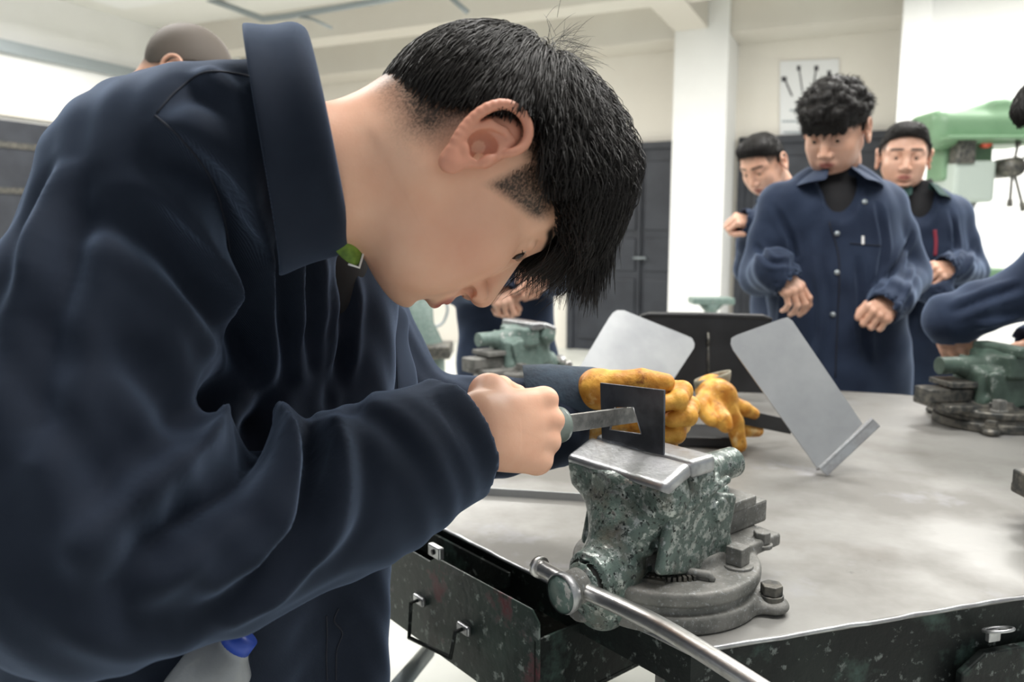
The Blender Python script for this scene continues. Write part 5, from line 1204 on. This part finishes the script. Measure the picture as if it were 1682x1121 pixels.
mb = MB(); mb.box(S(1584, 300), (0.115, 0.11, 0.115)); mb.build('spindle_head', M_mgrey, dp, smooth=False, bevel=0.02)
mb = MB(); mb.tube([S(1584, 330), S(1584, 345), S(1584, 360), S(1585, 375)], [0.07, 0.05, 0.035, 0.02], 20); mb.build('chuck', M_steel, dp)
mb = MB(); mb.cyl(S(1640, 278), S(1640, 278)-V((0, 0.16, 0)), 0.055, 24); cs_ = mb.build('feed_hub', M_irond, dp)
for (dx, dz) in ((0.0, -0.20), (0.16, 0.14), (0.02, 0.13), (0.075, -0.22)):
    mb = MB(); c = S(1640, 278)-V((0, 0.13, 0)); mb.tube([c, c+V((dx, 0, dz))], 0.008, 8); mb.tube([c+V((dx, 0, dz))*0.88, c+V((dx, 0, dz))*1.08], [0.014, 0.016], 10); mb.build('feed_lever', M_irond, dp)
mb = MB(); mb.cyl((S(1584, 500).x, YD+0.30, 0.05), (S(1584, 500).x, YD+0.30, S(1584, 230).z), 0.06, 24); mb.build('pillar', M_mgrey, dp)
mb = MB(); mb.box((S(1584, 500).x, YD+0.12, 0.04), (0.28, 0.35, 0.04)); mb.build('base_plate', M_mgreen, dp, smooth=False, bevel=0.01)
mb = MB(); mb.box((S(1600, 500).x, YD+0.05, S(1600, 455).z), (0.19, 0.20, 0.05)); mb.tube([(S(1600, 500).x, YD+0.05, S(1600, 455).z), (S(1600, 500).x, YD+0.30, S(1600, 455).z)], 0.09, 16); mb.build('work_table', M_mgreen, dp, smooth=False, bevel=0.01)
# far vise on a stand (between the plates and the pillar)
fs_ = empty('anvil_stand', (at(1168, 490, 4.4).x, 4.4, 0), 'small pale green anvil block on a post in front of the white pillar', 'anvil')
c = at(1168, 494, 4.4); mb = MB(); mb.box(c, (0.115, 0.07, 0.018)); mb.build('anvil_face', M_greenp, fs_, smooth=False, bevel=0.006)
mb = MB(); mb.tube([c - V((0, 0, 0.015)), c - V((0, 0, 0.06)), c - V((0, 0, 0.11))], [0.075, 0.035, 0.045], 20); mb.tube([(c.x, c.y, c.z-0.10), (c.x, c.y, 0.02)], 0.045, 16); mb.tube([(c.x, c.y, 0.03), (c.x, c.y, 0.0)], [0.12, 0.14], 24); mb.build('anvil_post', M_greenp, fs_)
# green machine left behind the boy's chest
gm = empty('bench_grinder', (at(690, 560, 3.6).x, 3.6, 0), 'pale green machine foot on the floor behind the boy chest', 'machine')
c = at(690, 565, 3.6); mb = MB(); mb.tube([(c.x, 3.6, c.z+0.30), (c.x, 3.6, c.z+0.10), (c.x, 3.6, c.z), (c.x, 3.6, 0.0)], [0.055, 0.065, 0.11, 0.13], 20); mb.build('machine_column', M_greenp, gm)
mb = MB(); mb.box((c.x+0.05, 3.55, c.z-0.02), (0.10, 0.10, 0.03)); mb.build('machine_foot', M_irond, gm, smooth=False, bevel=0.01)
q = MB(); q.tube(smooth_line([at(722, 478, 4.2), at(735, 505, 4.2), at(728, 530, 4.2), at(712, 540, 4.2), at(700, 560, 4.2), V((at(700, 560, 4.2).x, 4.2, 0.0))], 24), 0.008, 8); props(q.build('power_cable', M_conduit), 'thin grey cable hanging by the white wall behind the boy chin', 'cable')
# grey stool tube on the floor below the bench
q = MB(); q.tube([at(655, 1128, 1.15), at(702, 1072, 1.35)], 0.014, 14); e = q.build('floor_tube', M_conduit); e.name = 'stool_leg'; props(e, 'slanting grey steel tube on the floor under the drawer', 'tube')
